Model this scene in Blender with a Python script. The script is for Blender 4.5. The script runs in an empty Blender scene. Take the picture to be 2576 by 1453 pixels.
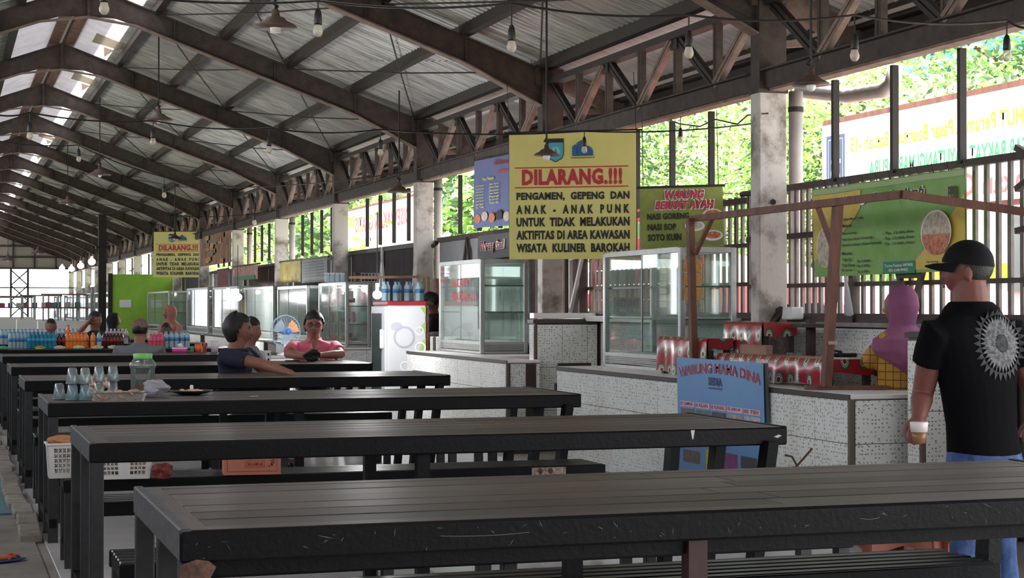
import bpy, bmesh, math, random
from mathutils import Vector, Matrix
random.seed(7)
S = bpy.context.scene
COL = S.collection
PI = math.pi
# ---------------- camera, sky, sun, exposure ----------------
F = 4400.0; W_, H_ = 2576, 1453
EYE = 1.35
YAW = math.atan(1435 / F); PIT = math.atan(43.5 / F)
cd = bpy.data.cameras.new('camera'); cam = bpy.data.objects.new('camera', cd); COL.objects.link(cam)
cd.sensor_width = 36; cd.lens = 36 * F / W_; cd.clip_end = 600; cd.clip_start = .05
cam.location = (0, 0, EYE); cam.rotation_euler = (PI / 2 + PIT, 0, -YAW)
S.camera = cam
fw = Vector((math.sin(YAW) * math.cos(PIT), math.cos(YAW) * math.cos(PIT), math.sin(PIT)))
rt = Vector((math.cos(YAW), -math.sin(YAW), 0)); up = rt.cross(fw)
wd = bpy.data.worlds.new('sky'); S.world = wd; wd.use_nodes = True
nt = wd.node_tree; bgn = nt.nodes['Background']
sky = nt.nodes.new('ShaderNodeTexSky'); sky.sky_type = 'HOSEK_WILKIE'; sky.turbidity = 8; sky.ground_albedo = .4
sky.sun_direction = Vector((-.22, -.25, .94)).normalized()
mx = nt.nodes.new('ShaderNodeMix'); mx.data_type = 'RGBA'; mx.inputs[0].default_value = .72
nt.links.new(sky.outputs[0], mx.inputs[6]); mx.inputs[7].default_value = (.93, .96, 1, 1)
nt.links.new(mx.outputs[2], bgn.inputs[0]); bgn.inputs[1].default_value = 3.2
sd = bpy.data.lights.new('sun', 'SUN'); sd.energy = 9; sd.angle = .05; sd.color = (1, .96, .88)
sun = bpy.data.objects.new('sun', sd); COL.objects.link(sun)
sun.rotation_euler = Vector((.22, .25, -.94)).to_track_quat('-Z', 'Y').to_euler()
vs = S.view_settings; S.display_settings.display_device = 'sRGB'
vs.view_transform = 'Standard'; vs.look = 'None'; vs.gamma = 1; vs.use_curve_mapping = False
vs.exposure = 1.0

def P(x, y, **k):
    """world point seen at pixel x, y of the photo, on plane X= / Y= / Z= or at depth d="""
    r = fw * F + rt * (x - W_ / 2) - up * (y - H_ / 2)
    o = Vector((0, 0, EYE))
    if 'X' in k: t = k['X'] / r.x
    elif 'Y' in k: t = k['Y'] / r.y
    elif 'Z' in k: t = (k['Z'] - EYE) / r.z
    else: t = k['d'] / F
    return o + r * t

# ---------------- materials ----------------
MC = {}
def lin(c):
    return tuple(((v / 12.92) if v <= .04045 else ((v + .055) / 1.055) ** 2.4) for v in c)
def mt(name, c, rough=.6, metal=0, var=.0, vs_=6, c2=None, thr=None, bump=0, bs=40, emit=0, coat=0, stretch=None, spec=.5, transl=0):
    """c in sRGB 0..1; var = noise mix towards c2 (or darker)"""
    if name in MC: return MC[name]
    m = bpy.data.materials.new(name); m.use_nodes = True; MC[name] = m
    t = m.node_tree; b = t.nodes['Principled BSDF']; L = t.links.new
    col = lin(c) + (1,)
    b.inputs['Base Color'].default_value = col
    b.inputs['Roughness'].default_value = rough; b.inputs['Metallic'].default_value = metal
    b.inputs['Specular IOR Level'].default_value = spec
    if coat: b.inputs['Coat Weight'].default_value = coat; b.inputs['Coat Roughness'].default_value = .15
    if emit: b.inputs['Emission Color'].default_value = col; b.inputs['Emission Strength'].default_value = emit
    g = None
    if var or bump:
        tc = t.nodes.new('ShaderNodeNewGeometry'); mp = t.nodes.new('ShaderNodeMapping')
        L(tc.outputs['Position'], mp.inputs[0])
        if stretch: mp.inputs['Scale'].default_value = stretch
    if var:
        n = t.nodes.new('ShaderNodeTexNoise'); n.inputs['Scale'].default_value = vs_; n.inputs['Detail'].default_value = 6; n.inputs['Roughness'].default_value = .65
        L(mp.outputs[0], n.inputs[0])
        r = t.nodes.new('ShaderNodeMapRange'); lo, hi = thr or (.35, .65)
        r.inputs[1].default_value = lo; r.inputs[2].default_value = hi; r.inputs[4].default_value = var
        L(n.outputs[0], r.inputs[0])
        x = t.nodes.new('ShaderNodeMix'); x.data_type = 'RGBA'
        x.inputs[6].default_value = col; x.inputs[7].default_value = (lin(c2) if c2 else tuple(v * .35 for v in col[:3])) + (1,)
        L(r.outputs[0], x.inputs[0]); L(x.outputs[2], b.inputs['Base Color'])
    if bump:
        n2 = t.nodes.new('ShaderNodeTexNoise'); n2.inputs['Scale'].default_value = bs; n2.inputs['Detail'].default_value = 4
        L(mp.outputs[0], n2.inputs[0]); bp = t.nodes.new('ShaderNodeBump'); bp.inputs['Strength'].default_value = bump; bp.inputs['Distance'].default_value = .01
        L(n2.outputs[0], bp.inputs['Height']); L(bp.outputs[0], b.inputs['Normal'])
    if transl:
        tr = t.nodes.new('ShaderNodeBsdfTranslucent'); tr.inputs[0].default_value = col
        ms = t.nodes.new('ShaderNodeMixShader'); ms.inputs[0].default_value = transl
        L(b.outputs[0], ms.inputs[1]); L(tr.outputs[0], ms.inputs[2]); L(ms.outputs[0], t.nodes['Material Output'].inputs[0])
    return m
def glass(name, tint=(.86, .94, .9), k=1.0, rough=.03, haze=0, hz=(.8, .85, .82)):
    if name in MC: return MC[name]
    m = bpy.data.materials.new(name); m.use_nodes = True; MC[name] = m
    t = m.node_tree; L = t.links.new; t.nodes.remove(t.nodes['Principled BSDF'])
    tr = t.nodes.new('ShaderNodeBsdfTransparent'); tr.inputs[0].default_value = tint + (1,)
    gl = t.nodes.new('ShaderNodeBsdfGlossy'); gl.inputs['Roughness'].default_value = rough
    fr = t.nodes.new('ShaderNodeFresnel'); fr.inputs[0].default_value = 1.5
    mu = t.nodes.new('ShaderNodeMath'); mu.operation = 'MULTIPLY'; mu.inputs[1].default_value = k; L(fr.outputs[0], mu.inputs[0])
    a = t.nodes.new('ShaderNodeMixShader'); L(mu.outputs[0], a.inputs[0]); L(tr.outputs[0], a.inputs[1]); L(gl.outputs[0], a.inputs[2])
    out = a
    if haze:
        df = t.nodes.new('ShaderNodeBsdfDiffuse'); df.inputs[0].default_value = hz + (1,)
        b = t.nodes.new('ShaderNodeMixShader'); b.inputs[0].default_value = haze; L(a.outputs[0], b.inputs[1]); L(df.outputs[0], b.inputs[2]); out = b
    L(out.outputs[0], t.nodes['Material Output'].inputs[0])
    return m
def tilemat():
    m = bpy.data.materials.new('speckled_tile'); m.use_nodes = True; t = m.node_tree; L = t.links.new; b = t.nodes['Principled BSDF']
    b.inputs['Roughness'].default_value = .22
    g = t.nodes.new('ShaderNodeNewGeometry'); s = t.nodes.new('ShaderNodeSeparateXYZ'); L(g.outputs[0], s.inputs[0])
    def M(op, a, c=None):
        n = t.nodes.new('ShaderNodeMath'); n.operation = op
        for i, v in enumerate((a, c)):
            if v is None: continue
            if isinstance(v, (int, float)): n.inputs[i].default_value = v
            else: L(v, n.inputs[i])
        return n.outputs[0]
    sm = M('ADD', s.outputs[0], s.outputs[1])
    def layer(sc, keep, size, seed):
        cu = M('MULTIPLY', sm, sc); cv = M('MULTIPLY', s.outputs[2], sc)
        cb = t.nodes.new('ShaderNodeCombineXYZ'); L(M('FLOOR', cu), cb.inputs[0]); L(M('FLOOR', cv), cb.inputs[1]); cb.inputs[2].default_value = seed
        wn = t.nodes.new('ShaderNodeTexWhiteNoise'); wn.noise_dimensions = '3D'; L(cb.outputs[0], wn.inputs[0])
        on = M('GREATER_THAN', wn.outputs[0], keep)
        fu = M('LESS_THAN', M('FRACT', cu), size); fv = M('LESS_THAN', M('FRACT', cv), size * .8)
        return M('MULTIPLY', on, M('MULTIPLY', fu, fv))
    a = layer(46, .80, .42, 1); c = layer(40, .6, .5, 5)
    x1 = t.nodes.new('ShaderNodeMix'); x1.data_type = 'RGBA'; x1.inputs[6].default_value = lin((.86, .87, .86)) + (1,); x1.inputs[7].default_value = lin((.66, .67, .66)) + (1,); L(c, x1.inputs[0])
    x2 = t.nodes.new('ShaderNodeMix'); x2.data_type = 'RGBA'; L(x1.outputs[2], x2.inputs[6]); x2.inputs[7].default_value = lin((.40, .40, .40)) + (1,); L(a, x2.inputs[0])
    n = t.nodes.new('ShaderNodeTexNoise'); n.inputs['Scale'].default_value = 2.2; L(g.outputs[0], n.inputs[0])
    r = t.nodes.new('ShaderNodeMapRange'); r.inputs[1].default_value = .45; r.inputs[2].default_value = .8; r.inputs[4].default_value = .35; L(n.outputs[0], r.inputs[0])
    x3 = t.nodes.new('ShaderNodeMix'); x3.data_type = 'RGBA'; x3.blend_type = 'MULTIPLY'; L(r.outputs[0], x3.inputs[0]); L(x2.outputs[2], x3.inputs[6]); x3.inputs[7].default_value = lin((.80, .74, .66)) + (1,)
    L(x3.outputs[2], b.inputs['Base Color'])
    return m
TILE = tilemat()
STEEL = mt('dusty_brown_steel', (.30, .262, .245), .8, 0, .75, 9, (.185, .16, .15), bump=.25, bs=60)
STEELD = mt('dark_steel', (.18, .145, .135), .7, 0, .5, 8)
STEELL = mt('dusty_light_steel', (.55, .47, .43), .8, 0, .7, 7, (.34, .27, .24))
CONC = mt('stained_concrete', (.78, .75, .73), .85, 0, .9, 3.0, (.38, .33, .30), (.48, .66), bump=.3, bs=25)
ZINC = mt('corrugated_zinc', (.76, .77, .76), .5, .1, .9, 5, (.42, .41, .40), (.42, .66), stretch=(.25, 7, 1))
BLACKW = mt('black_painted_wood', (.022, .021, .036), .5, 0, .6, 14, (.05, .05, .065), (.55, .75), bump=.15, bs=60, spec=.2)
TOPW2 = mt('worn_table_wood_dark', (.27, .21, .19), .5, 0, .8, 12, (.12, .10, .095), stretch=(.5, 12, 9), bump=.25, bs=30)
TOPW3 = mt('worn_table_wood_pale', (.37, .305, .28), .45, 0, .8, 9, (.18, .155, .145), stretch=(.7, 14, 9), bump=.2, bs=30)
TOPW = mt('worn_brown_table_wood', (.32, .255, .235), .46, 0, .8, 10, (.15, .125, .12), stretch=(.6, 9, 9), bump=.2, bs=30)
SLATB = mt('black_slat', (.045, .045, .05), .36, 0, .4, 12, (.08, .08, .08))
ALU = mt('aluminium', (.66, .67, .66), .42, .6, .3, 10)
ALUD = mt('dark_aluminium', (.36, .37, .37), .45, .5)
GL = glass('case_glass', (.92, .965, .945), .45, .02, .045, (.70, .78, .74))
GL2 = glass('clear_glass', (.95, .975, .97), .5, .05, .07)
def valley_dirt(m):  # shade in the corrugation valleys, put into the sheet colour as dark bands
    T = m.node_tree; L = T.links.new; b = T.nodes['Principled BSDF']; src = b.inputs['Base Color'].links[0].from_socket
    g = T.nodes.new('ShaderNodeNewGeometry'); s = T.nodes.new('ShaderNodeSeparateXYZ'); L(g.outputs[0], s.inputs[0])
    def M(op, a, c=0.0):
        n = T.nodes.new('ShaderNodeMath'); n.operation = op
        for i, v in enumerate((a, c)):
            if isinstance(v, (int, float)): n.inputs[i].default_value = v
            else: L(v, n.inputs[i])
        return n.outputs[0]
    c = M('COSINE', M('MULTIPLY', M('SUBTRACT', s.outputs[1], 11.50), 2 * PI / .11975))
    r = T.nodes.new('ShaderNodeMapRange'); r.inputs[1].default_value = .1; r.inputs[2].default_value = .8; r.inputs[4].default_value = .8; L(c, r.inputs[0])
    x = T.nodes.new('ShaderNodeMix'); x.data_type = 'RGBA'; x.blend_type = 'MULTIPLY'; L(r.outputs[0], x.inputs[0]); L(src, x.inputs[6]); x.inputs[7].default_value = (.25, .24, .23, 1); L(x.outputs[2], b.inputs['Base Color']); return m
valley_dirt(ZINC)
WHITE = mt('white_paint', (.88, .88, .87), .5)
BLK = mt('black', (.05, .05, .055), .5)
WOODR = mt('red_brown_wood', (.47, .31, .25), .7, 0, .7, 14, (.30, .19, .15), stretch=(1, 1, .25), bump=.2)
WOODD = mt('dark_grille_wood', (.20, .15, .14), .65, 0, .6, 9, (.30, .25, .23))
GRILLE = mt('grey_grille_slat', (.46, .42, .40), .6, 0, .7, 5, (.26, .21, .20))

# ---------------- mesh helpers ----------------
class MB:
    def __init__(s): s.v = []; s.f = []
    def add(s, v, f):
        n = len(s.v); s.v += [tuple(a) for a in v]; s.f += [tuple(i + n for i in q) for q in f]; return s
    def box(s, c, d, rz=0, bev=0, M=None):
        x, y, z = (d[0] / 2, d[1] / 2, d[2] / 2)
        if bev:
            b = min(bev, x * .9, y * .9, z * .9); vs = []; idx = {}
            for sx in (-1, 1):
                for sy in (-1, 1):
                    for sz in (-1, 1):
                        for k in range(3):
                            p = [sx * x, sy * y, sz * z]
                            for j in range(3):
                                if j != k: p[j] -= (sx, sy, sz)[j] * b
                            idx[(sx, sy, sz, k)] = len(vs); vs.append(Vector(p))
            f = []
            for k in range(3):
                o = [j for j in range(3) if j != k]
                for sg in (-1, 1):
                    q = []
                    for a, c2 in ((-1, -1), (1, -1), (1, 1), (-1, 1)):
                        t = [0, 0, 0]; t[k] = sg; t[o[0]] = a; t[o[1]] = c2; q.append(idx[(t[0], t[1], t[2], k)])
                    f.append(q)
                for a in (-1, 1):
                    for c2 in (-1, 1):
                        t1 = [0, 0, 0]; t2 = [0, 0, 0]; t1[k] = -1; t2[k] = 1
                        for t in (t1, t2): t[o[0]] = a; t[o[1]] = c2
                        f.append([idx[(*t1, o[0])], idx[(*t2, o[0])], idx[(*t2, o[1])], idx[(*t1, o[1])]])
            for sx in (-1, 1):
                for sy in (-1, 1):
                    for sz in (-1, 1): f.append([idx[(sx, sy, sz, k)] for k in range(3)])
        else:
            vs = [Vector((a * x, b * y, e * z)) for a in (-1, 1) for b in (-1, 1) for e in (-1, 1)]
            f = [(0, 1, 3, 2), (4, 6, 7, 5), (0, 4, 5, 1), (2, 3, 7, 6), (0, 2, 6, 4), (1, 5, 7, 3)]
        R = M or Matrix.Rotation(rz, 3, 'Z')
        return s.add([R @ v + Vector(c) for v in vs], f)
    def bar(s, a, b, w, h, upv=(0, 0, 1), bev=0):
        a = Vector(a); b = Vector(b); y = (b - a); L = y.length; y.normalize(); u = Vector(upv)
        x = y.cross(u); x.normalize(); z = x.cross(y)
        M = Matrix((x, y, z)).transposed()
        return s.box((a + b) / 2, (w, L, h), M=M, bev=bev)
    def tube(s, pts, r, n=8, cap=True):
        pts = [Vector(p) for p in pts]; k = len(pts); rr = r if isinstance(r, (list, tuple)) else [r] * k
        prev = None; vs = []
        for i, p in enumerate(pts):
            t = (pts[min(i + 1, k - 1)] - pts[max(i - 1, 0)]).normalized()
            a = Vector((0, 0, 1)) if abs(t.z) < .9 else Vector((1, 0, 0))
            if prev is not None: a = prev
            x = (a - t * a.dot(t)); x.normalize() if x.length > 1e-6 else None; prev = x; y = t.cross(x)
            for j in range(n): an = 2 * PI * j / n; vs.append(p + (x * math.cos(an) + y * math.sin(an)) * rr[i])
        f = []
        for i in range(k - 1):
            for j in range(n): f.append((i * n + j, i * n + (j + 1) % n, (i + 1) * n + (j + 1) % n, (i + 1) * n + j))
        if cap: f += [tuple(range(n - 1, -1, -1)), tuple((k - 1) * n + j for j in range(n))]
        return s.add(vs, f)
    def lathe(s, prof, c=(0, 0, 0), n=20, sx=1, sy=1):
        vs = []; k = len(prof)
        for r, z in prof:
            for j in range(n): a = 2 * PI * j / n; vs.append((c[0] + r * sx * math.cos(a), c[1] + r * sy * math.sin(a), c[2] + z))
        f = [(i * n + j, i * n + (j + 1) % n, (i + 1) * n + (j + 1) % n, (i + 1) * n + j) for i in range(k - 1) for j in range(n)]
        if prof[0][0] > 1e-5: f.append(tuple(range(n - 1, -1, -1)))
        if prof[-1][0] > 1e-5: f.append(tuple((k - 1) * n + j for j in range(n)))
        return s.add(vs, f)
    def prism(s, poly, a, b, axis='y'):
        """poly in the plane across axis, extruded from a to b"""
        n = len(poly)
        def pt(p, t): return {'y': (p[0], t, p[1]), 'x': (t, p[0], p[1]), 'z': (p[0], p[1], t)}[axis]
        vs = [pt(p, a) for p in poly] + [pt(p, b) for p in poly]
        f = [tuple(range(n)), tuple(range(2 * n - 1, n - 1, -1))] + [(i, (i + 1) % n, n + (i + 1) % n, n + i) for i in range(n)]
        return s.add(vs, f)
    def ball(s, c, r, n=12, m=8, M=None):
        rr = r if isinstance(r, (list, tuple)) else (r, r, r); vs = []
        for i in range(1, m):
            for j in range(n):
                th = PI * i / m; ph = 2 * PI * j / n
                v = Vector((rr[0] * math.sin(th) * math.cos(ph), rr[1] * math.sin(th) * math.sin(ph), rr[2] * math.cos(th)))
                vs.append((M @ v if M else v) + Vector(c))
        f = [(i * n + j, (i + 1) * n + j, (i + 1) * n + (j + 1) % n, i * n + (j + 1) % n) for i in range(m - 2) for j in range(n)]
        t = Vector((0, 0, rr[2])); t = M @ t if M else t
        vs += [t + Vector(c), Vector(c) - t]; a = len(vs) - 2
        f += [(a, j, (j + 1) % n) for j in range(n)] + [(a + 1, (m - 2) * n + (j + 1) % n, (m - 2) * n + j) for j in range(n)]
        return s.add(vs, f)
    def mesh(s, name, mat, smooth=False):
        me = bpy.data.meshes.new(name); me.from_pydata([tuple(v) for v in s.v], [], s.f)
        bm = bmesh.new(); bm.from_mesh(me); bmesh.ops.recalc_face_normals(bm, faces=bm.faces); bm.to_mesh(me); bm.free()
        if mat: me.materials.append(mat)
        if smooth: me.shade_smooth()
        return me
    def build(s, name, mat, parent=None, loc=None, smooth=False):
        return ob(name, s.mesh(name, mat, smooth), parent, loc)
def ob(name, me, parent=None, loc=None, rz=0):
    o = bpy.data.objects.new(name, me); COL.objects.link(o)
    if parent: o.parent = parent
    if loc is not None: o.location = loc
    if rz: o.rotation_euler = (0, 0, rz)
    return o
def tag(o, label=None, cat=None, group=None, kind=None):
    if label: o['label'] = label
    if cat: o['category'] = cat
    if group: o['group'] = group
    if kind: o['kind'] = kind
    return o
def thing(name, label, cat, loc=(0, 0, 0), rz=0, group=None):
    o = ob(name, None, None, loc, rz); o.empty_display_size = .1
    return tag(o, label, cat, group)
def struct(name, me=None):
    o = ob(name, me); o['kind'] = 'structure'; return o
def dup(o, loc=None, rz=None, label=None, group=None, parent=None):
    c = o.copy(); COL.objects.link(c)
    if parent: c.parent = parent
    if loc is not None: c.location = loc
    if rz is not None: c.rotation_euler = (0, 0, rz)
    if label: c['label'] = label
    if group: c['group'] = group
    for ch in list(o.children): dup(ch, parent=c)
    return c
def evald(o):
    dg = bpy.context.evaluated_depsgraph_get(); me = bpy.data.meshes.new_from_object(o.evaluated_get(dg)); return me
ORD = ['first', 'second', 'third', 'fourth', 'fifth', 'sixth', 'seventh', 'eighth', 'ninth', 'tenth', 'eleventh', 'twelfth', 'thirteenth', 'fourteenth', 'fifteenth', 'sixteenth', 'seventeenth', 'eighteenth', 'nineteenth', 'twentieth', 'twenty-first', 'twenty-second']
# lettering: real flat letters, fitted into a box given in the parent's local x (right) / y (up)
def letters(s, box, mat, parent, z=.003, bold=.03, shear=0, name='lettering', wave=None, mirror=False, font=None):
    cu = bpy.data.curves.new('t', 'FONT'); cu.body = s; cu.size = 1; cu.offset = bold; cu.shear = shear; cu.resolution_u = 2; cu.space_character = 1 + max(0, bold - .02) * 3
    o = bpy.data.objects.new('t', cu); COL.objects.link(o); bpy.context.view_layer.update()
    me = evald(o); bpy.data.objects.remove(o); me.name = name
    xs = [v.co.x for v in me.vertices]; ys = [v.co.y for v in me.vertices]
    if not xs: return None
    x0, x1, y0, y1 = min(xs), max(xs), min(ys), max(ys); X0, Y0, X1, Y1 = box
    for v in me.vertices:
        u = (v.co.x - x0) / (x1 - x0 + 1e-9); w = (v.co.y - y0) / (y1 - y0 + 1e-9)
        if mirror: u = 1 - u
        v.co.x = X0 + u * (X1 - X0); v.co.y = Y0 + w * (Y1 - Y0); v.co.z = z + (wave(v.co.x, v.co.y) if wave else 0)
    me.materials.clear(); me.materials.append(mat)
    return ob(name, me, parent)
def flat(poly, mat, parent, name='printed_shape', z=.002, wave=None):
    """flat print on a sheet, local x/y"""
    me = bpy.data.meshes.new(name); me.from_pydata([(p[0], p[1], z + (wave(p[0], p[1]) if wave else 0)) for p in poly], [], [tuple(range(len(poly)))]); me.materials.append(mat)
    return ob(name, me, parent)
def rect(x0, y0, x1, y1): return [(x0, y0), (x1, y0), (x1, y1), (x0, y1)]
def oval(cx, cy, rx, ry, n=20): return [(cx + rx * math.cos(2 * PI * i / n), cy + ry * math.sin(2 * PI * i / n)) for i in range(n)]
def sheet(name, label, cat, TL, TR, BL, mat, wave=None, nx=24, ny=18, thick=.002, group=None, sag=0):
    """hung sheet: root at TL, local x right, y up, z to the viewer; returns root, W, H"""
    TL, TR, BL = Vector(TL), Vector(TR), Vector(BL); x = (TR - TL); Wd = x.length; x.normalize()
    y = (TL - BL); Hd = y.length; y = (y - x * y.dot(x)).normalized(); z = x.cross(y)
    r = thing(name, label, cat, group=group); r.matrix_world = Matrix.Translation(BL) @ Matrix((x, y, z)).transposed().to_4x4()
    v = []; f = []
    for side in (0, 1):
        for j in range(ny + 1):
            for i in range(nx + 1):
                px = Wd * i / nx; py = Hd * j / ny; v.append((px, py, (wave(px, py) if wave else 0) - side * thick))
    n = (nx + 1) * (ny + 1)
    for j in range(ny):
        for i in range(nx):
            a = j * (nx + 1) + i; q = (a, a + 1, a + nx + 2, a + nx + 1); f.append(q); f.append(tuple(n + k for k in reversed(q)))
    m = MB(); m.v = v; m.f = f
    m.build('cloth_sheet' if cat == 'banner' else 'board', mat, r, smooth=True)
    return r, Wd, Hd
# ---------------- setting: ground, floor ----------------
XR, XC, XG, BAY, Y0 = 1.63, 5.6, 5.9, 4.79, 11.42
SL = .364
def zr(x): return 5.12 - SL * abs(x - XR)
MB().box((20, 40, -.08), (160, 200, .1)).build('ground', mt('outdoor_concrete', (.74, .72, .68), .9, 0, .5, .6, (.6, .58, .52)))['kind'] = 'structure'
fl = struct('floor', MB().box((2.45, 38, -.018), (8.3, 92, .03)).mesh('floor', mt('floor_screed', (.62, .60, .57), .7, 0, .5, 1.5)))
tm = MB().box((0, 0, 0), (.594, .594, .012), bev=.003).mesh('floor_tile', mt('pale_floor_tile', (.80, .79, .80), .25, 0, .35, 1.5, (.68, .66, .65)))
for i in range(7):
    for j in range(26):
        ob('floor_tile', tm, fl, (.86 + .6 * i, 3.6 + .6 * j, .003))
sm = mt('aisle_concrete', (.56, .53, .51), .9, 0, .7, 3, (.40, .38, .36), bump=.4, bs=20)
MB().box((-1.6, 5.0, .002), (4.22, 13.4, .012)).build('aisle_slab', sm, fl)
MB().box((-1.4, 31.8, .004), (3.72, 40, .014)).build('painted_aisle', mt('teal_floor_paint', (.27, .44, .50), .7, 0, .7, 5, (.38, .52, .56), bump=.2), fl)
kb = MB().box((0, 0, 0), (.13, .5, .06), bev=.012).mesh('kerb_block', mt('kerb', (.62, .59, .56), .9, 0, .6, 8, bump=.4))
for j in range(40):
    ob('kerb_block', kb, fl, (.50 + random.uniform(-.02, .02), 10.6 + .56 * j, .025), random.uniform(-.04, .04))
# ---------------- roof ----------------
ceil = struct('ceiling')
K0, K1 = -6, 15
def corr(xa, xb, wy, pitch=.11975, amp=.022, n=6, zo=.115):
    m = MB(); k = int(round(wy / pitch)) * n; vs = []
    for i in range(k + 1):
        y = wy * i / k; a = amp * math.cos(2 * PI * i / n)
        for x in (xa, (xa + xb) / 2, xb): vs.append((x, y, zr(x) + zo + a))
    f = []
    for i in range(k):
        for j in (0, 1): f.append((i * 3 + j, i * 3 + j + 1, i * 3 + j + 4, i * 3 + j + 3))
    return m.add(vs, f)
SW = BAY / 5
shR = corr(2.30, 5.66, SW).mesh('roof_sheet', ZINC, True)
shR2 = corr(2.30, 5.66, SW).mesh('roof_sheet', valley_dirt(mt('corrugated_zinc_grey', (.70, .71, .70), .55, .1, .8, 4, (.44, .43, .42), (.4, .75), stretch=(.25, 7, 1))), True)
PALE = mt('pale_ridge_sheet', (.82, .81, .84), .5, 0, .6, 3, (.62, .61, .62), transl=.06)
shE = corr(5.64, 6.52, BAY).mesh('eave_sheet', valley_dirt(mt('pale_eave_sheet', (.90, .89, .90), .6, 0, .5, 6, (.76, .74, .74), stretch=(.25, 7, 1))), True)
skl = corr(2.12, 2.31, BAY).mesh('skylight_sheet', mt('skylight_plastic', (.93, .92, .93), .6, var=.3, vs_=3, c2=(.8, .78, .76), transl=.85), True)
shU = corr(1.66, 2.13, BAY).mesh('ridge_sheet', PALE, True)
shL = corr(1.60, .95, BAY).mesh('ridge_sheet', PALE, True)
shL2 = corr(.95, -3.3, BAY).mesh('roof_sheet', ZINC, True)
plate = MB(); pz = lambda x, d=0: zr(x) + .085 + d
plate.add([(2.0, .1, pz(2.0)), (2.36, .1, pz(2.36)), (2.36, .75, pz(2.36)), (2.0, .95, pz(2.0))], [(0, 1, 2, 3)])
plate.add([(2.16, .9, pz(2.16, -.01)), (2.3, .85, pz(2.3, -.01)), (2.24, 1.75, pz(2.24, -.01))], [(0, 1, 2)])
plm = plate.mesh('patch_plate', mt('tan_patch', (.62, .57, .50), .8, transl=.2))
for k in range(K0, K1 + 1):
    y = Y0 + BAY * k + .08
    for j in range(5):
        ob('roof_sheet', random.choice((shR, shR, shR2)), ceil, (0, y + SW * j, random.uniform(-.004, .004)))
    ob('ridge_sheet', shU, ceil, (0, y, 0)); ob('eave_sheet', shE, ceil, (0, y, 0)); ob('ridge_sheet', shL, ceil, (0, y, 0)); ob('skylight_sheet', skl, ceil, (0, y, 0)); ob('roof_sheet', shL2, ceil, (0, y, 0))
    if k % 5 != 4: ob('patch_plate', plm, ceil, (0, y + BAY - 2.2 + .3 * (k % 3), 0))
ya, yb = Y0 + BAY * K0, Y0 + BAY * (K1 + 1)
for s in (-.1, .1):
    MB().bar((XR + s * 1.1, ya, zr(XR) + .05), (XR + s * 1.1, yb, zr(XR) + .05), .14, .10, (0, 0, 1)).build('ridge_board', mt('rusty_ridge_wood', (.50, .36, .29), .85, 0, .9, 8, (.30, .20, .16)), ceil)
MB().bar((XR, ya, zr(XR) + .17), (XR, yb, zr(XR) + .17), .34, .01).build('ridge_cap', ZINC, ceil)
pur = MB().box((0, BAY / 2, 0), (.05, BAY, .11)).box((.03, BAY / 2, -.05), (.07, BAY, .012)).mesh('purlin', STEELD)
for k in range(K0, K1 + 1):
    for x in (2.42, 3.2, 4.0, 4.8, 5.62, 6.4, .85, .0, -.8, -1.6, -2.35):
        ob('purlin', pur, ceil, (x, Y0 + BAY * k, zr(x) + .055))
def rafter(sg):
    m = MB(); X = lambda a: XR + sg * a; e = 3.99; t = .035
    m.prism([(X(0), zr(X(0))), (X(e), zr(X(e))), (X(e), 3.32), (X(3.2), zr(X(3.2)) - .25), (X(.55), zr(X(.55)) - .25), (X(.3), zr(XR) - .37), (X(0), zr(XR) - .37)], -.012, .012)
    m.bar((X(0), 0, zr(X(0))), (X(e), 0, zr(X(e))), .13, .014)
    m.bar((X(3.2), 0, zr(X(3.2)) - .25), (X(e), 0, zr(X(e)) - .25), .05, .010)
    for a in (1.0, 2.2, 3.2): m.box((X(a), 0, zr(X(a)) - .125), (.012, .10, .24))
    m.box((X(.004), 0, zr(XR) - .18), (.02, .11, .37))
    return m.mesh('rafter', STEEL)
def flange(sg):
    m = MB(); X = lambda a: XR + sg * a
    m.bar((X(.55), 0, zr(X(.55)) - .25), (X(3.2), 0, zr(X(3.2)) - .25), .13, .014); m.bar((X(3.2), 0, zr(X(3.2)) - .25), (X(3.97), 0, 3.32), .13, .014)
    m.bar((X(0), 0, zr(XR) - .37), (X(.55), 0, zr(X(.55)) - .25), .13, .014)
    return m.mesh('rafter_flange', STEELL)
rfs = [rafter(1), rafter(-1), flange(1), flange(-1)]
rod = []
for a, b in ((2.42, 4.0), (4.0, 2.42), (4.0, 5.6), (5.6, 4.0)):
    rod.append(MB().tube([(a, 0, zr(a) + .0), ((a + b) / 2, BAY / 2, zr((a + b) / 2) - .03), (b, BAY, zr(b) + .0)], .009, 5).mesh('bracing_rod', STEELD))
for k in range(K0, K1 + 1):
    for i, r in enumerate(rfs): ob('rafter' if i < 2 else 'rafter_flange', r, ceil, (0, Y0 + BAY * k + .07, 0))
    for r in rod: ob('bracing_rod', r, ceil, (0, Y0 + BAY * k + .07, -.02))
# overhang brackets and gutter
fas = MB().bar((6.50, ya, 3.26), (6.50, yb, 3.26), .03, .32).bar((6.40, ya, 3.11), (6.40, yb, 3.11), .22, .02).build('gutter', STEELD, ceil)
MB().bar((6.34, ya, 3.42), (6.34, yb, 3.42), .02, .03).build('gutter_lip', mt('grey_lip', (.66, .63, .60), .7), ceil)
brk = MB().bar((5.75, 0, 3.60), (6.42, 0, 3.34), .10, .17).bar((5.75, 0, 3.25), (6.3, 0, 3.30), .05, .05).mesh('eave_bracket', STEELL)
for k in range(K0, K1 + 1): ob('eave_bracket', brk, ceil, (0, Y0 + BAY * k + .07, 0))
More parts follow.
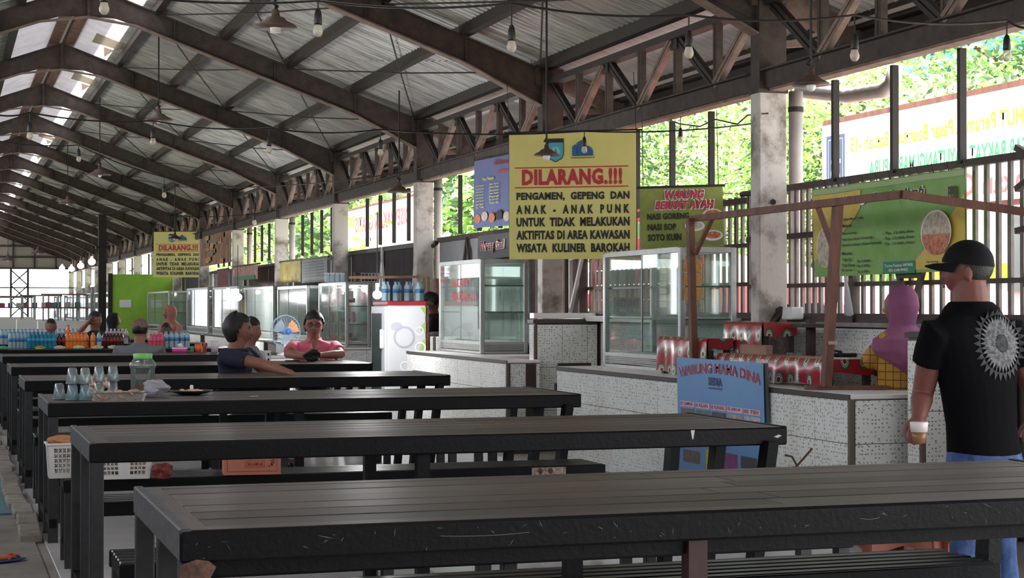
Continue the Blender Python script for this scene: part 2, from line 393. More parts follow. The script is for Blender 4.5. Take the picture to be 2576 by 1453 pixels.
# ---------------- right-hand side of the hall ----------------
wr = struct('wall_right')
cl = MB().box((XC + .11, .075, 1.46), (.22, .15, 2.92), bev=.008).mesh('column', CONC)
cu_ = MB().box((XC + .11, .075, 3.30), (.215, .145, .76)).box((XC + .11, .075, 2.905), (.235, .165, .03)).box((XC - .03, .06, 3.62), (.05, .10, .20)).mesh('column_head', STEEL)
for k in range(K0, K1 + 1):
    ob('column', cl, wr, (0, Y0 + BAY * k, 0)); ob('column_head', cu_, wr, (0, Y0 + BAY * k, 0))
    ob('column', cl, wr, (-8.1, Y0 + BAY * k, 0)); ob('column_head', cu_, wr, (-8.1, Y0 + BAY * k, 0))
XT = 5.70
chB = MB().box((XT, BAY / 2, 2.985), (.10, BAY - .15, .12)).box((XT - .02, BAY / 2, 3.052), (.15, BAY - .15, .012)).mesh('chord', STEEL)
chBl = MB().box((XT + .03, BAY / 2, 2.915), (.11, BAY - .15, .022)).mesh('chord_board', STEELL)
chT = MB().box((XT, BAY / 2, 3.555), (.12, BAY - .1, .06)).mesh('chord', STEELD)
def pair(a, b, mat, name):
    m = MB()
    for s in (-.022, .022):
        aa = Vector(a); bb = Vector(b); d = (bb - aa).normalized(); n = Vector((0, -d.z, d.y))
        m.bar(aa + n * s, bb + n * s, .05, .033, (0, n.y, n.z))
    return m.mesh(name, mat)
NP = 6; PW = (BAY - .15) / NP
mem = []
for i in range(NP + 1):
    y = .15 + PW * i
    if 0 < i < NP: mem.append(('truss_vertical', pair((XT, y, 3.05), (XT, y, 3.53), STEEL, 'truss_vertical')))
    if i < NP:
        if i % 2 == 0: mem.append(('truss_diagonal', pair((XT - .03, y + PW - .03, 3.05), (XT - .03, y + .03, 3.53), STEELL, 'truss_diagonal')))
        else: mem.append(('truss_diagonal', pair((XT, y + .03, 3.05), (XT, y + PW - .03, 3.53), STEELD, 'truss_diagonal')))
gus = MB().box((XT - .03, 0, 3.50), (.02, .13, .12)).mesh('gusset_plate', STEELD)
for k in range(K0, K1):
    y = Y0 + BAY * k
    tr = ob('truss', chB, wr, (0, y + .15, 0)); tr.name = 'truss'
    ob('chord_board', chBl, tr); ob('chord', chT, tr, (0, -.05, 0))
    for n, me in mem: ob(n, me, tr, (0, -.15, 0))
    for i in range(2, NP, 2): ob('gusset_plate', gus, tr, (0, PW * i, 0))
pst = MB().box((0, 0, 2.565), (.045, .035, .70)).mesh('window_post', STEELD)
for k in range(K0 + 1, K1):
    for j in range(5 if k < 6 else 3):
        ob('window_post', pst, wr, (XG - .02, Y0 + BAY * k + (1.02 if k < 0 else .65) + (.79 if k < 6 else 1.3) * j, 0))
# grille of timber slats with rails, k = -1 (nearest) and 0
ZT, ZS = 2.215, 1.236
def rail(ya_, yb_, z, h=.045, w=.05, x=XG, name='grille_rail', mat=None): return MB().box((x, (ya_ + yb_) / 2, z), (w, yb_ - ya_, h)).build(name, mat or WOODD, wr)
sl = MB().box((0, 0, 0), (.020, .034, .93)).mesh('grille_slat', GRILLE)
sl2 = MB().box((0, 0, 0), (.022, .034, .93)).mesh('grille_slat', WOODD)
def grille(ya_, yb_, step=.105, mats=(sl,), gap=None, x=XG):
    y = ya_ + step
    while y < yb_:
        if not (gap and gap(y)): ob('grille_slat', random.choice(mats), wr, (x, y, (ZT + ZS) / 2 + .01))
        y += step
grille(6.8, 10.5, .122); grille(10.6, 11.9, .092)
rail(6.7, 11.95, ZT); rail(6.7, 12.2, ZS + .03, .07); rail(6.7, 12.2, 1.50, .03, .03); rail(10.55, 12.2, 1.86, .04, .06)
for y in (10.55, 11.9): MB().box((XG - .02, y, 1.72), (.06, .05, .95)).build('gate_stile', WOODD, wr)
MB().tube([(XC + .1, 11.40, 2.10), (XG - .02, 11.95, ZT), (XG - .02, 12.3, ZT)], .022, 6).build('brace_tube', WOODD, wr)
MB().tube([(XC + .1, 11.42, 1.22), (XC + .14, 11.36, 1.32), (XG - .03, 11.85, 1.32)], .03, 6).build('brace_tube', WOODD, wr)
# star shapes cut into the grille
def bars(name, pts, r, y0, z0, s):
    m = MB(); 
    for a, b in pts: m.bar((XG - .05, y0 - a[0] * s, z0 + a[1] * s), (XG - .05, y0 - b[0] * s, z0 + b[1] * s), .035, .03, (1, 0, 0))
    return m.build(name, WOODD, wr)
bars('grille_ornament', [((0, 0), (.28, -.55)), ((.28, -.55), (.56, 0)), ((0, 0), (.56, 0)), ((.1, -.12), (.46, -.12))], .02, 9.95, 1.62, .62)
bars('grille_ornament', [((0, .5), (.18, .42)), ((.18, .42), (.34, .12)), ((.34, .12), (.44, -.1)), ((0, .2), (.16, .26)), ((.16, .26), (.28, .4)), ((0, -.1), (.18, -.08)), ((.18, -.08), (.44, .06)), ((.18, -.08), (.12, -.5)), ((.44, .04), (.2, -.6)), ((.16, .26), (.16, -.08))], .02, 8.62, 1.86, .8)
# bay between the two near columns
grille(11.98, 16.1, .115, (sl, sl, sl2)); rail(12.2, 16.2, ZT - .05); rail(12.2, 16.2, ZS + .03, .07); rail(12.2, 16.2, 1.82, .03, .05); rail(12.2, 16.2, 1.52, .03, .03)
# open part beyond the partition: a few broad boards and a light frame
for y, w in ((16.55, .06), (16.8, .05), (17.0, .09), (17.22, .05), (15.75, .04), (15.95, .07), (16.12, .05), (16.32, .09)):
    MB().box((XG - .05, y, 1.70), (.08, w, 1.0)).build('grille_slat', GRILLE if w > .05 else WOODD, wr)
m = MB()
for a, b in (((15.9, 2.2), (15.9, 1.25)), ((15.9, 2.15), (15.55, 1.85)), ((15.55, 1.85), (15.9, 1.8)), ((15.55, 1.85), (15.9, 1.3))): m.bar((XG - .12, a[0], a[1]), (XG - .12, b[0], b[1]), .03, .03, (1, 0, 0))
m.build('light_frame', mt('light_grey_frame', (.75, .73, .72), .6), wr)
# next bay: grey corrugated sheets under a dark rail
def corrw(y0_, y1_, z0_, z1_, mat, name='wall_sheet', x=XG, pitch=.10, holes=False):
    n = int((y1_ - y0_) / pitch * 4); vs = []; f = []
    for i in range(n + 1):
        y = y0_ + (y1_ - y0_) * i / n; a = .022 * math.cos(PI * i / 2)
        vs += [(x + a, y, z0_), (x + a, y, z1_)]
    for i in range(n): f.append((2 * i, 2 * i + 2, 2 * i + 3, 2 * i + 1))
    return MB().add(vs, f).build(name, mat, wr)
GS = mt('grey_wall_sheet', (.56, .56, .57), .6, .1, .5, 5, (.40, .39, .39), stretch=(1, 1, .3))
DS = mt('dark_wall_sheet', (.22, .19, .20), .7, .1, .6, 6, (.30, .27, .27), stretch=(1, 1, .3))
for a in range(4): corrw(17.35 + .9 * a, 18.27 + .9 * a, .9, 2.14, GS)
rail(17.3, 21.0, 2.17, .06, .08); MB().tube([(XC + .1, 21.2, 1.98), (XG - .05, 20.95, 2.14)], .03, 6).build('brace_tube', WOODD, wr)
bars('grille_ornament', [((0, 0), (.12, .3)), ((.12, .3), (.24, 0)), ((0, 0), (.24, 0))], .02, 19.75, 1.88, .9)
for a in range(5): corrw(21.35 + .9 * a, 22.25 + .9 * a, .9, 2.12, DS)
rail(21.3, 26, 2.15, .06, .08)
lit = mt('pale_sticker', (.9, .89, .9), .6)  # daylight through the cut-out shapes, put in as pale colour
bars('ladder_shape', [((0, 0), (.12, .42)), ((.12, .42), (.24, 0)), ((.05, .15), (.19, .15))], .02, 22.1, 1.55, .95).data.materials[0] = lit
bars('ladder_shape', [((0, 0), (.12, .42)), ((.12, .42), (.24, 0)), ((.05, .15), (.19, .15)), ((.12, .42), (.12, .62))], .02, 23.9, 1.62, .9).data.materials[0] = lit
for k in range(3, K1):
    y = Y0 + BAY * k; rail(y + .2, y + BAY, 2.12, .06, .08)
    for a in range(2): MB().box((XG + .02, y + .2 + 2.3 * a + 1.1, 1.5), (.03, 2.25, 1.2)).build('wall_board', (GS, DS, mt('brown_board', (.34, .27, .25), .8))[(k + a) % 3], wr)
# low tiled walls
GROUT = mt('brown_grout_trim', (.36, .31, .29), .7)
T_Y = {}
def tile_me(a, h, axis):
    key = (round(a, 3), round(h, 3), axis)
    if key not in T_Y: T_Y[key] = MB().box((0, 0, 0), (a - .004, .010, h - .004) if axis == 'x' else (.010, a - .004, h - .004), bev=.0015).mesh('tile', TILE)
    return T_Y[key]
def tiled(root, axis, fixed, a0, a1, z0, z1, w=.40, rows=(.25, .5, .5, .5), rev=False):
    """tiles on a face: axis 'x' = face looking along -Y at y=fixed, axis 'y' = face looking along -X at x=fixed"""
    cuts = [a0]; 
    while cuts[-1] < a1 - .01: cuts.append(min(a1, cuts[-1] + w))
    zc = z1
    for r in rows:
        zb = max(z0, zc - r)
        if zc - zb < .02: break
        for i in range(len(cuts) - 1):
            a, b = cuts[i], cuts[i + 1]
            if rev: a, b = a0 + a1 - b, a0 + a1 - a
            if b - a < .02: continue
            me = tile_me(b - a, zc - zb, axis); c = (a + b) / 2
            ob('tile', me, root, (c, fixed - .004, (zc + zb) / 2) if axis == 'x' else (fixed - .004, c, (zc + zb) / 2))
        zc = zb
lw = MB().box((XG + .1, 9.5, .61), (.18, 5.8, 1.22)).build('low_wall', GROUT, wr)
tiled(lw, 'y', XG + .01, 8.8, 12.35, .05, 1.20, .42, (.5, .5)); MB().box((XG + .03, 9.6, 1.225), (.16, 5.6, .03)).build('sill', mt('grey_brown_sill', (.55, .50, .48), .6, 0, .5, 8), lw)
lw2 = MB().box((XG + .1, 14.2, .61), (.18, 4.0, 1.22)).build('low_wall', GROUT, wr)
tiled(lw2, 'y', XG + .01, 12.4, 15.4, .05, 1.20, .42, (.5, .5)); MB().box((XG - .02, 14.4, 1.235), (.24, 4.2, .05)).build('sill', WHITE, lw2)
lw3 = MB().box((XG + .1, 45, .61), (.16, 57.5, 1.2)).build('low_wall', mt('grey_wall', (.62, .60, .58), .8, 0, .5, 2), wr)
wl = struct('wall_left')  # unseen wall, added to block glare from the left side
MB().box((-2.5, 30, .6), (.15, 106, 1.2)).build('low_wall', mt('grey_wall', (1, 1, 1)), wl)
for k in range(K0, K1 - 1): MB().box((-2.52, Y0 + BAY * k + 2.4, 1.65), (.05, 4.2, .9)).build('wall_board', (GS, DS)[k % 2], wl)
wb_ = struct('wall_back', MB().box((1.6, Y0 + BAY * K0, 2.5), (9, .1, 5.2)).mesh('wall_back', mt('back_wall_grey', (.42, .40, .38), .9)))  # unseen wall, added to keep light from behind off the table fronts
# ---------------- far gable ----------------
wf = struct('wall_far', MB().prism([(-3.3, 3.05), (6.6, 3.05), (XR, 3.05 + SL * 5)], 83.0, 83.05).mesh('wall_far', mt('pale_gable_sheet', (.60, .58, .55), .8, 0, .5, 1.5, (.48, .45, .43))))
m = MB()
for x in [-2.6 + .95 * i for i in range(10)]: m.box((x, 82.95, (3.05 + zr(x) - .2) / 2), (.06, .06, max(.1, zr(x) - .2 - 3.05)))
for z in (3.08, 3.6, 4.1): m.box((XR, 82.94, z), ((5.2 - z) / SL * 2 * .9, .07, .07))
m.build('gable_frame', STEELD, wf)
m = MB()
for x in (3.0, 3.75): m.box((x, 82.8, 1.5), (.09, .09, 3.1))
for i in range(4): m.bar((3.0, 82.8, .2 + .7 * i), (3.75, 82.8, .9 + .7 * i), .05, .05); m.bar((3.75, 82.8, .2 + .7 * i), (3.0, 82.8, .9 + .7 * i), .05, .05)
m.build('lattice_column', STEELD, wf)
MB().bar((-2.4, 82.9, 2.2), (6, 82.9, 2.2), .05, .05).build('cross_rail', STEELD, wf)
# ---------------- outdoors ----------------
LEAF = [mt('leaf_bright', (.66, .80, .42), .5, transl=.55), mt('leaf_mid', (.50, .66, .36), .5, transl=.5), mt('leaf_deep', (.28, .38, .24), .55, transl=.35), mt('leaf_pale', (.86, .93, .70), .5, transl=.6)]
BARK = mt('bark', (.36, .30, .25), .9, 0, .6, 10, bump=.5)
def tree(x, y, h, r, n, ls, mats, seed, label):
    rnd = random.Random(seed); t = thing('tree', label, 'tree', (x, y, -.02), group=None)
    m = MB(); tips = []
    top = Vector((rnd.uniform(-.3, .3), rnd.uniform(-.3, .3), h * .62)); m.tube([(0, 0, 0), top * .5 + Vector((.1, .1, 0)), top], [.17, .13, .07], 7)
    for i in range(9):
        a = rnd.uniform(0, 2 * PI); s = top * rnd.uniform(.35, 1); e = s + Vector((math.cos(a) * r * rnd.uniform(.5, .95), math.sin(a) * r * rnd.uniform(.5, .95), rnd.uniform(-.2, 1.4)))
        mid = (s + e) / 2 + Vector((0, 0, rnd.uniform(-.2, .3))); m.tube([s, mid, e], [.055, .035, .012], 5); tips += [e, mid, (mid + e) / 2]
    m.build('trunk', BARK, t)
    for q, mat in enumerate(mats):
        v = []; f = []; cl_ = []
        for i in range(26): 
            c = rnd.choice(tips) if rnd.random() < .6 else Vector((rnd.gauss(0, r * .5), rnd.gauss(0, r * .5), h * rnd.uniform(.28, 1.0)))
            cl_.append(c + Vector((rnd.gauss(0, .4), rnd.gauss(0, .4), rnd.gauss(0, .4))))
        for i in range(n):
            c = rnd.choice(cl_) + Vector((rnd.gauss(0, .5), rnd.gauss(0, .5), rnd.gauss(0, .36)))
            a = Vector((rnd.gauss(0, 1), rnd.gauss(0, 1), rnd.gauss(0, .6))).normalized(); b = a.cross(Vector((rnd.gauss(0, 1), rnd.gauss(0, 1), rnd.gauss(0, 1)))).normalized()
            s = ls * rnd.uniform(.6, 1.5); nn = a.cross(b) * s * .12; k = len(v)
            v += [c - a * s * .5, c + b * s * .26 + nn, c + a * s * .5, c - b * s * .26 + nn]; f += [(k, k + 1, k + 2), (k, k + 2, k + 3)]
        me = bpy.data.meshes.new('foliage'); me.from_pydata([tuple(a) for a in v], [], f); me.materials.append(mat)
        ob('foliage', me, t)['kind'] = 'stuff'
    return t
tp = [(13.5, 17, 6.5, 2.6), (15.5, 21.5, 7.5, 3.0), (14, 27, 6.5, 2.8), (17, 14.5, 8.5, 3.2), (15, 33, 7, 3.0), (19, 24, 9, 3.4), (16, 40, 7, 3.2), (20, 34, 9, 3.6), (18, 49, 8, 3.6), (22, 45, 9, 4), (20, 60, 9, 4), (19, 74, 9, 4), (24, 18.5, 10, 4), (11.5, 38, 6.5, 2.6), (11.2, 46, 6.5, 2.8), (12, 54, 7, 3), (11.5, 63, 7, 3), (12.5, 72, 8, 3.4), (12, 84, 8, 3.4)]
nm = ['nearest broadleaf tree right of the second column', 'tall bright tree behind the mirrored white banner', 'bushy tree behind the long yellow banner', 'big tree at the far right edge above the white banner']
for i, (x, y, h, r) in enumerate(tp):
    tree(x, y, h, r, (4600 if i < 6 else 2400) if i < 8 else 1400, (.105 if i < 6 else .16) if i < 8 else .24, LEAF, 50 + i, nm[i] if i < 4 else 'sunlit green tree seen through the open wall, %s one into the distance' % ORD[i])
# backdrop of foliage hill
rnd = random.Random(3); v = []; f = []; mi = []
for i in range(36000):
    y = rnd.uniform(12, 200); c = Vector((26 + rnd.uniform(0, 3) + .02 * y, y, rnd.uniform(0, 9.5)))
    a = Vector((rnd.gauss(0, 1), rnd.gauss(0, 1), rnd.gauss(0, 1))).normalized(); b = a.cross(Vector((rnd.gauss(0, 1), rnd.gauss(0, 1), rnd.gauss(0, 1)))).normalized(); s = rnd.uniform(.25, .6); k = len(v)
    v += [c - a * s * .5, c + b * s * .3, c + a * s * .5, c - b * s * .3]; f += [(k, k + 1, k + 2), (k, k + 2, k + 3)]; mi += [i % 3] * 2
me = bpy.data.meshes.new('hedge_leaves'); me.from_pydata([tuple(a) for a in v], [], f)
for q in (0, 3, 1): me.materials.append(LEAF[q])
me.polygons.foreach_set('material_index', mi)
tag(ob('hedge_leaves', me), 'distant screen of sunlit leaves behind all the trees', 'foliage', kind='stuff')
# big white banner on a timber frame, read from behind
WB = mt('white_banner', (.93, .92, .95), .6, transl=.5)
OR = mt('orange_print', (.93, .66, .25), .6, transl=.4); GRN = mt('green_print', (.30, .68, .45), .6, transl=.4); RED = mt('red_print', (.86, .48, .48), .6, transl=.4); BLU = mt('blue_print', (.35, .45, .62), .6, transl=.4)
BX = 9.0
p0 = P(2068, 318, X=BX); yb0 = p0.y; zt = p0.z
r, Wd, Hd = sheet('white_banner', 'large white outdoor banner on red-brown timber frame with mirrored orange and green lettering', 'banner', (BX, yb0, zt), (BX, yb0 - 7.2, zt), (BX, yb0, zt - .98), WB, nx=6, ny=3)
letters('ka HUT Perumda Pasar Bauntung Batuah -15', (.62, .60, 3.9, .80), OR, r, mirror=True, bold=.02)
letters('PASAR RAKYAT KAYUTANGI MARTAPURA', (1.0, .36, 3.9, .53), GRN, r, mirror=True, bold=.02)
letters('Disewakan Gratis', (2.05, .06, 4.6, .28), RED, r, mirror=True, bold=.02)
e = flat(rect(.1, .30, .50, .86), mt('grey_blue_print', (.32, .40, .50), .6, transl=.3), r)
flat(rect(.14, .34, .46, .82), mt('pale_print', (.75, .8, .85), .6, transl=.3), r, z=.003); flat(rect(.15, .35, .45, .81), mt('grey_blue_print', (.3, .3, .3)), r, z=.004)
letters('75', (.2, .38, .42, .6), mt('pale_print', (1, 1, 1)), r, z=.006, mirror=True)
flat(rect(.05, .03, 1.9, .045), BLU, r)
m = MB()
for x in (0, 2.5, 4.9, 7.2): MB().box((x, (Hd - zt + .98) / 2 - .0, -.04), (.06, Hd + zt - .98, .05)).build('frame_post', WOODR, r)
MB().box((Wd / 2, Hd + .03, -.04), (Wd, .06, .05)).build('frame_rail', WOODR, r)
MB().bar((0, Hd - .35, -.03), (.3, Hd, -.03), .04, .04).build('frame_brace', WOODR, r)
MB().box((Wd / 2, -.03, -.04), (Wd, .05, .05)).build('frame_rail', WOODR, r)
p1 = P(872, 590, X=BX)
r, Wd, Hd = sheet('white_banner', 'distant white outdoor banner with mirrored red letters behind the window bars', 'banner', (BX, P(872, 584, X=BX).y, 3.55), (BX, P(1040, 552, X=BX).y, 3.55), (BX, P(872, 630, X=BX).y, 2.6), WB, nx=4, ny=2)
letters('DISEWAKAN GRATIS', (.9, .42, Wd - .3, .78), RED, r, mirror=True, bold=.03); letters('PASAR KAYUTANGI', (1.3, .12, Wd - 1.2, .3), mt('rose_print', (.8, .6, .6), .6), r, mirror=True)
MB().box((Wd / 2, Hd + .03, -.04), (Wd, .06, .05)).build('frame_rail', WOODR, r)
for x in (.1, Wd / 3, Wd * .66, Wd - .1): MB().box((x, (Hd - 2.6) / 2, -.04), (.06, Hd + 2.6, .05)).build('frame_post', WOODR, r)
# downpipes
def pipe(x, y, label, elbow=False):
    t = thing('downpipe', label, 'pipe', (x, y, 0)); PG = mt('grey_pvc', (.72, .68, .66), .5, 0, .5, 4, (.55, .50, .48))
    MB().tube([(0, 0, 0), (0, 0, 3.02)], .055, 14).build('pipe', PG, t, smooth=True)
    if elbow: MB().tube([(.30, .5, 3.10), (.35, -.2, 2.98), (.35, -.75, 2.96), (.35, -.86, 3.0), (.35, -.9, 3.12)], .06, 12).build('elbow_pipe', PG, t, smooth=True)
    MB().tube([(0, 0, 2.86), (0, 0, 2.9)], .06, 14).build('clamp', STEELD, t)
pipe(6.32, P(2002, 400, X=6.32).y, 'grey plastic downpipe just right of the nearest column', True)
pipe(6.17, P(1102, 500, X=6.17).y, 'pale downpipe right of the third column')
pipe(6.17, P(735, 560, X=6.17).y, 'pale downpipe right of the fifth column')
pipe(6.17, P(628, 570, X=6.17).y, 'pale downpipe right of the sixth column')
# colourful boards, red car, white building
cols = [(.80, .22, .25), (.75, .50, .30), (.45, .62, .35), (.30, .55, .75), (.55, .45, .6), (.85, .3, .3)]
t = thing('painted_fence', 'colourful painted plank fence seen through the slats left of the nearest column', 'fence', (6.9, 15.25, 0))
for j in range(9):
    for i in range(5): MB().box((0, .62 * i * 1 + .3, 1.02 + .16 * j), (.03, .6, .15)).build('plank', mt('fence_paint%d' % ((3, 4, 3, 1, 2, 0, 0, 0, 0)[j] if i % 2 else (4, 3, 1, 1, 0, 5, 0, 2, 0)[j]), cols[(3, 4, 3, 1, 2, 0, 0, 0, 0)[j] if i % 2 else (4, 3, 1, 1, 0, 5, 0, 2, 0)[j]], .6), t)
for y in (.05, 3.1): MB().box((.04, y, 1.2), (.06, .06, 2.4)).build('post', WOODD, t)
t = thing('car', 'red car parked outside behind the nearest wooden grille', 'car', (7.97, 14.2, 0), -PI / 2)
RC = mt('red_car_paint', (.86, .50, .54), .25, coat=.6)
m = MB().prism([(-2.1, .35), (-2.1, 1.40), (-1.9, 1.54), (.9, 1.56), (1.3, 1.22), (1.9, .95), (2.05, .35)], -.78, .78); m.build('body', RC, t)
MB().prism([(-.2, 1.08), (-.2, 1.36), (.75, 1.38), (1.1, 1.15), (1.1, 1.08)], -.80, .80).build('side_window', mt('dark_car_glass', (.12, .13, .15), .1), t)
for x in (-1.35, 1.3):
    for y in (-.72, .72): MB().tube([(x, y - .1, .32), (x, y + .1, .32)], .32, 20).build('wheel', BLK, t)
t = thing('white_truck', 'white truck cab with grey window and mirror behind the grille at right', 'truck', (11.0, 15.2, 0), -PI / 2)
MB().prism([(-1.8, .5), (-1.8, 2.5), (1.1, 2.55), (2.0, 1.5), (2.1, .5)], -.9, .9).build('body', mt('white_truck_paint', (.9, .9, .92), .3), t)
MB().prism([(.2, 1.5), (.2, 2.3), (1.0, 2.3), (1.65, 1.5)], -.93, .93).build('side_window', mt('grey_window', (.42, .46, .46), .15), t)
MB().box((1.75, -1.05, 1.7), (.12, .12, .35), bev=.02).build('mirror', mt('dark_grey', (.3, .3, .32), .5), t)
MB().box((0, -.91, 1.70), (3.6, .03, .16)).build('yellow_stripe', mt('yellow_stripe', (.93, .78, .22), .5), t)
for x in (-1.2, 1.3): MB().tube([(x, -.95, .4), (x, -.6, .4)], .4, 20).build('wheel', BLK, t)
t = thing('shade_tent', 'white and red market awning seen between the grille boards beyond the tiled partition', 'awning', (8.9, 20.6, 0))
MB().prism([(-1.6, 1.75), (0, 2.0), (1.6, 1.75), (1.6, 1.5), (-1.6, 1.5)], -1.5, 2.5).build('canopy', mt('white_canopy', (.93, .90, .90), .6, transl=.3), t)
MB().box((0, .5, 1.42), (3.2, 4, .14)).build('valance', mt('red_valance', (.78, .25, .27), .6), t)
for x in (-1.5, 1.5):
    for y in (-1.4, 2.4): MB().tube([(x, y, 0), (x, y, 1.6)], .03, 6).build('leg', STEELL, t)
t = thing('house', 'grey and blue building roof seen between the trees above the green banner', 'building', (17, 22, 0))
MB().box((0, 0, 2.6), (3, 6, 5.2)).build('wall', mt('house_grey', (.62, .64, .68), .7), t); MB().box((-.2, 0, 5.3), (3.6, 6.6, .35)).build('roof', mt('blue_roof', (.25, .62, .85), .5), t)
for i in range(2): MB().box((-1.52, -1.4 + 2.8 * i, 4.1), (.06, 1.6, 1.2)).build('window', mt('dark_grey', (.3, .3, .32)), t)
# ---------------- long tables and benches ----------------
def table(label, X, Y, L, mid=None, scratches=0, group='long black communal tables', x2=None, n=6):
    t = thing('long_table', label, 'table', (X, Y, 0), 0, group); Wt = 1.09; H = .80
    # top: planks inside a mitred border
    bw = .075; iw = (Wt - 2 * bw) / n; j = L * .56
    for i in range(n):
        y = bw + iw * (i + .5); jj = j + random.uniform(-.12, .12)
        dz = random.uniform(-.0015, .0015)
        MB().box(((bw + jj) / 2, y, H - .011 + dz), (jj - bw - .004, iw - random.choice((.005, .009, .013)), .022), bev=.003).build('top_plank', random.choice((TOPW, TOPW, TOPW2, TOPW3)), t)
        MB().box(((jj + L - bw) / 2, y, H - .011 + dz), (L - bw - jj - .004, iw - random.choice((.005, .009)), .022), bev=.003).build('top_plank', random.choice((TOPW, TOPW, TOPW2, TOPW3)), t)
    for a, b in ((0, 1), (1, 0)):
        y0, y1 = (0, bw) if a == 0 else (Wt - bw, Wt)
        q = [(.01, .01), (L - .01, .01), (L - bw, bw), (bw, bw)] if a == 0 else [(bw, Wt - bw), (L - bw, Wt - bw), (L - .01, Wt - .01), (.01, Wt - .01)]
        MB().prism(q, H - .022, H + .0012, 'z').build('border_plank', TOPW, t)
    for q in ([(.008, .008), (bw, bw), (bw, Wt - bw), (.008, Wt - .008)], [(L - .008, .008), (L - .008, Wt - .008), (L - bw, Wt - bw), (L - bw, bw)]): MB().prism(q, H - .022, H + .0012, 'z').build('border_plank', TOPW, t)
    for y in (.016, Wt - .016): MB().box((L / 2, y, H - .040), (L, .032, .080), bev=.007).build('side_rail', BLACKW, t)
    EG = mt('grey_worn_end', (.31, .30, .32), .55, 0, .8, 34, (.16, .16, .18), bump=.3)  # left end greyer than the black rails: side light put into its colour
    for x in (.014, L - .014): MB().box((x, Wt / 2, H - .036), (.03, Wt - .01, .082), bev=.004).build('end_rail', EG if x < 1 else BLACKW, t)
    if scratches: MB().box((L / 2, .08, H - .098), (L - .12, .05, .045)).build('under_rail', BLACKW, t)
    for y in (.03, Wt * .46, Wt - .03): MB().box((.03, y, .383), (.055, .05, .765), bev=.004).build('leg', mt('grey_black_leg', (.11, .11, .12), .5, 0, .6, 20, (.20, .20, .21)), t)
    for y, s in ((.05, -1), (Wt * .5, 0), (Wt - .05, 1)):
        MB().bar((L - .05 - .04, y + .05 * (s), .74), (L - .05 - .12, y, 0.0), .085, .05, (1, 0, 0)).build('leg', BLACKW, t)
    MB().box((L * .45, .06, .37), (.055, .05, .74)).build('leg', mid or BLACKW, t)
    MB().box((L * .45, Wt - .06, .37), (.055, .05, .74)).build('leg', BLACKW, t)
    MB().box((.03, Wt / 2, .12), (.04, Wt, .05)).build('foot_rail', BLACKW, t)
    if scratches:
        SC = mt('scratch', (.55, .55, .56), .7); rnd = random.Random(5)
        m = MB()
        for i in range(60):
            x = rnd.uniform(.03, L); z = H - .040 + rnd.uniform(-.030, .026); l = rnd.uniform(.002, .012); a = rnd.uniform(0, PI)
            if rnd.random() < .12: l *= 2.5
            d = Vector((math.cos(a) * l, 0, math.sin(a) * min(l, .012))); c = Vector((x, -.0006, z)); w = Vector((-d.z, 0, d.x)).normalized() * rnd.uniform(.0003, .0008)
            m.add([c - d, c + w, c + d, c - w], [(0, 1, 2, 3)])
        for cx, l in ((.78, .12), (1.9, .03)):
            for k in range(8):
                a = -1 + k / 4; c = [Vector((cx + l * (a + q * .25), -.0007, H - .042 + .004 * (a + q * .25) ** 2 + s)) for q, s in ((0, 0), (1, 0), (1, .0009), (0, .0009))]; m.add(c, [(0, 1, 2, 3)])
        o = m.build('scratches', SC, t); o['kind'] = 'stuff'
        MB().prism([(0, H - .15), (.05, H - .155), (.055, H - .13), (.075, H - .115), (.088, H - .09), (.07, H - .075), (.04, H - .07), (.015, H - .078), (0, H - .085)], -.002, .01).build('rust_patch', mt('rusty_flaking', (.50, .36, .30), .9, 0, .8, 30, (.2, .15, .14), bump=.6), t)
    return t
def bench(label, X, Y, L, group='slatted benches'):
    t = thing('slatted_bench', label, 'bench', (X, Y, 0), 0, group); Wb = .40; H = .463
    for i in range(5): MB().box((L / 2, .052 + .074 * i, H - .009), (L - .01, .05, .018), bev=.004).build('slat', SLATB, t)
    for y in (.012, Wb - .012): MB().box((L / 2, y, H - .033), (L, .024, .062), bev=.004).build('side_rail', BLACKW, t)
    for x in (.03, L - .03): MB().box((x, Wb / 2, H - .034), (.05, Wb - .05, .045)).build('cross_rail', BLACKW, t)
    for x in (.035, L * .5, L - .035):
        for y in (.04, Wb - .04): MB().box((x, y, .215), (.055, .05, .43), bev=.004).build('leg', mt('grey_black_leg', (.2, .2, .2)), t)
    for x in (.035, L - .035): MB().box((x, Wb / 2, .12), (.03, Wb - .1, .04)).build('foot_rail', BLACKW, t)
    return t
MAR = mt('maroon_leg', (.26, .12, .13), .5, 0, .4, 20)
TBL = [(.556, 4.32, 3.1), (.565, 7.19, 3.10), (.575, 10.24, 3.22), (.585, 13.36, 3.26), (.60, 16.42, 3.35), (.637, 19.95, 3.1), (.64, 22.9, 3.1), (.64, 26.0, 3.1), (.64, 29.2, 3.1)]
desc = ['nearest long table with brown plank top and scratched black front rail', 'second long table from the front, chipped white at its right corner', 'third long table, carrying the glasses and the green-lidded jar', 'fourth long table, on which the man in navy rests his arm', 'fifth long table, where the man in pink sits', 'sixth long table, in front of the row of snack plates', 'far long table crowded with drink bottles', 'distant long table behind the bottle table', 'most distant long table, behind the blue bottles']
for i, (x, y, l) in enumerate(TBL):
    table(desc[i], x, y, l, MAR if i == 0 else None, i == 0)
    if i: bench('black slatted bench pulled out in front of the %s long table' % ORD[i], x + .02, y - 1.04, l - .26)
    bench('black slatted bench tucked under the rear edge of the %s long table' % ('nearest' if i == 0 else ORD[i]), x + .075, y + .92, l - .32 if i else 2.86)
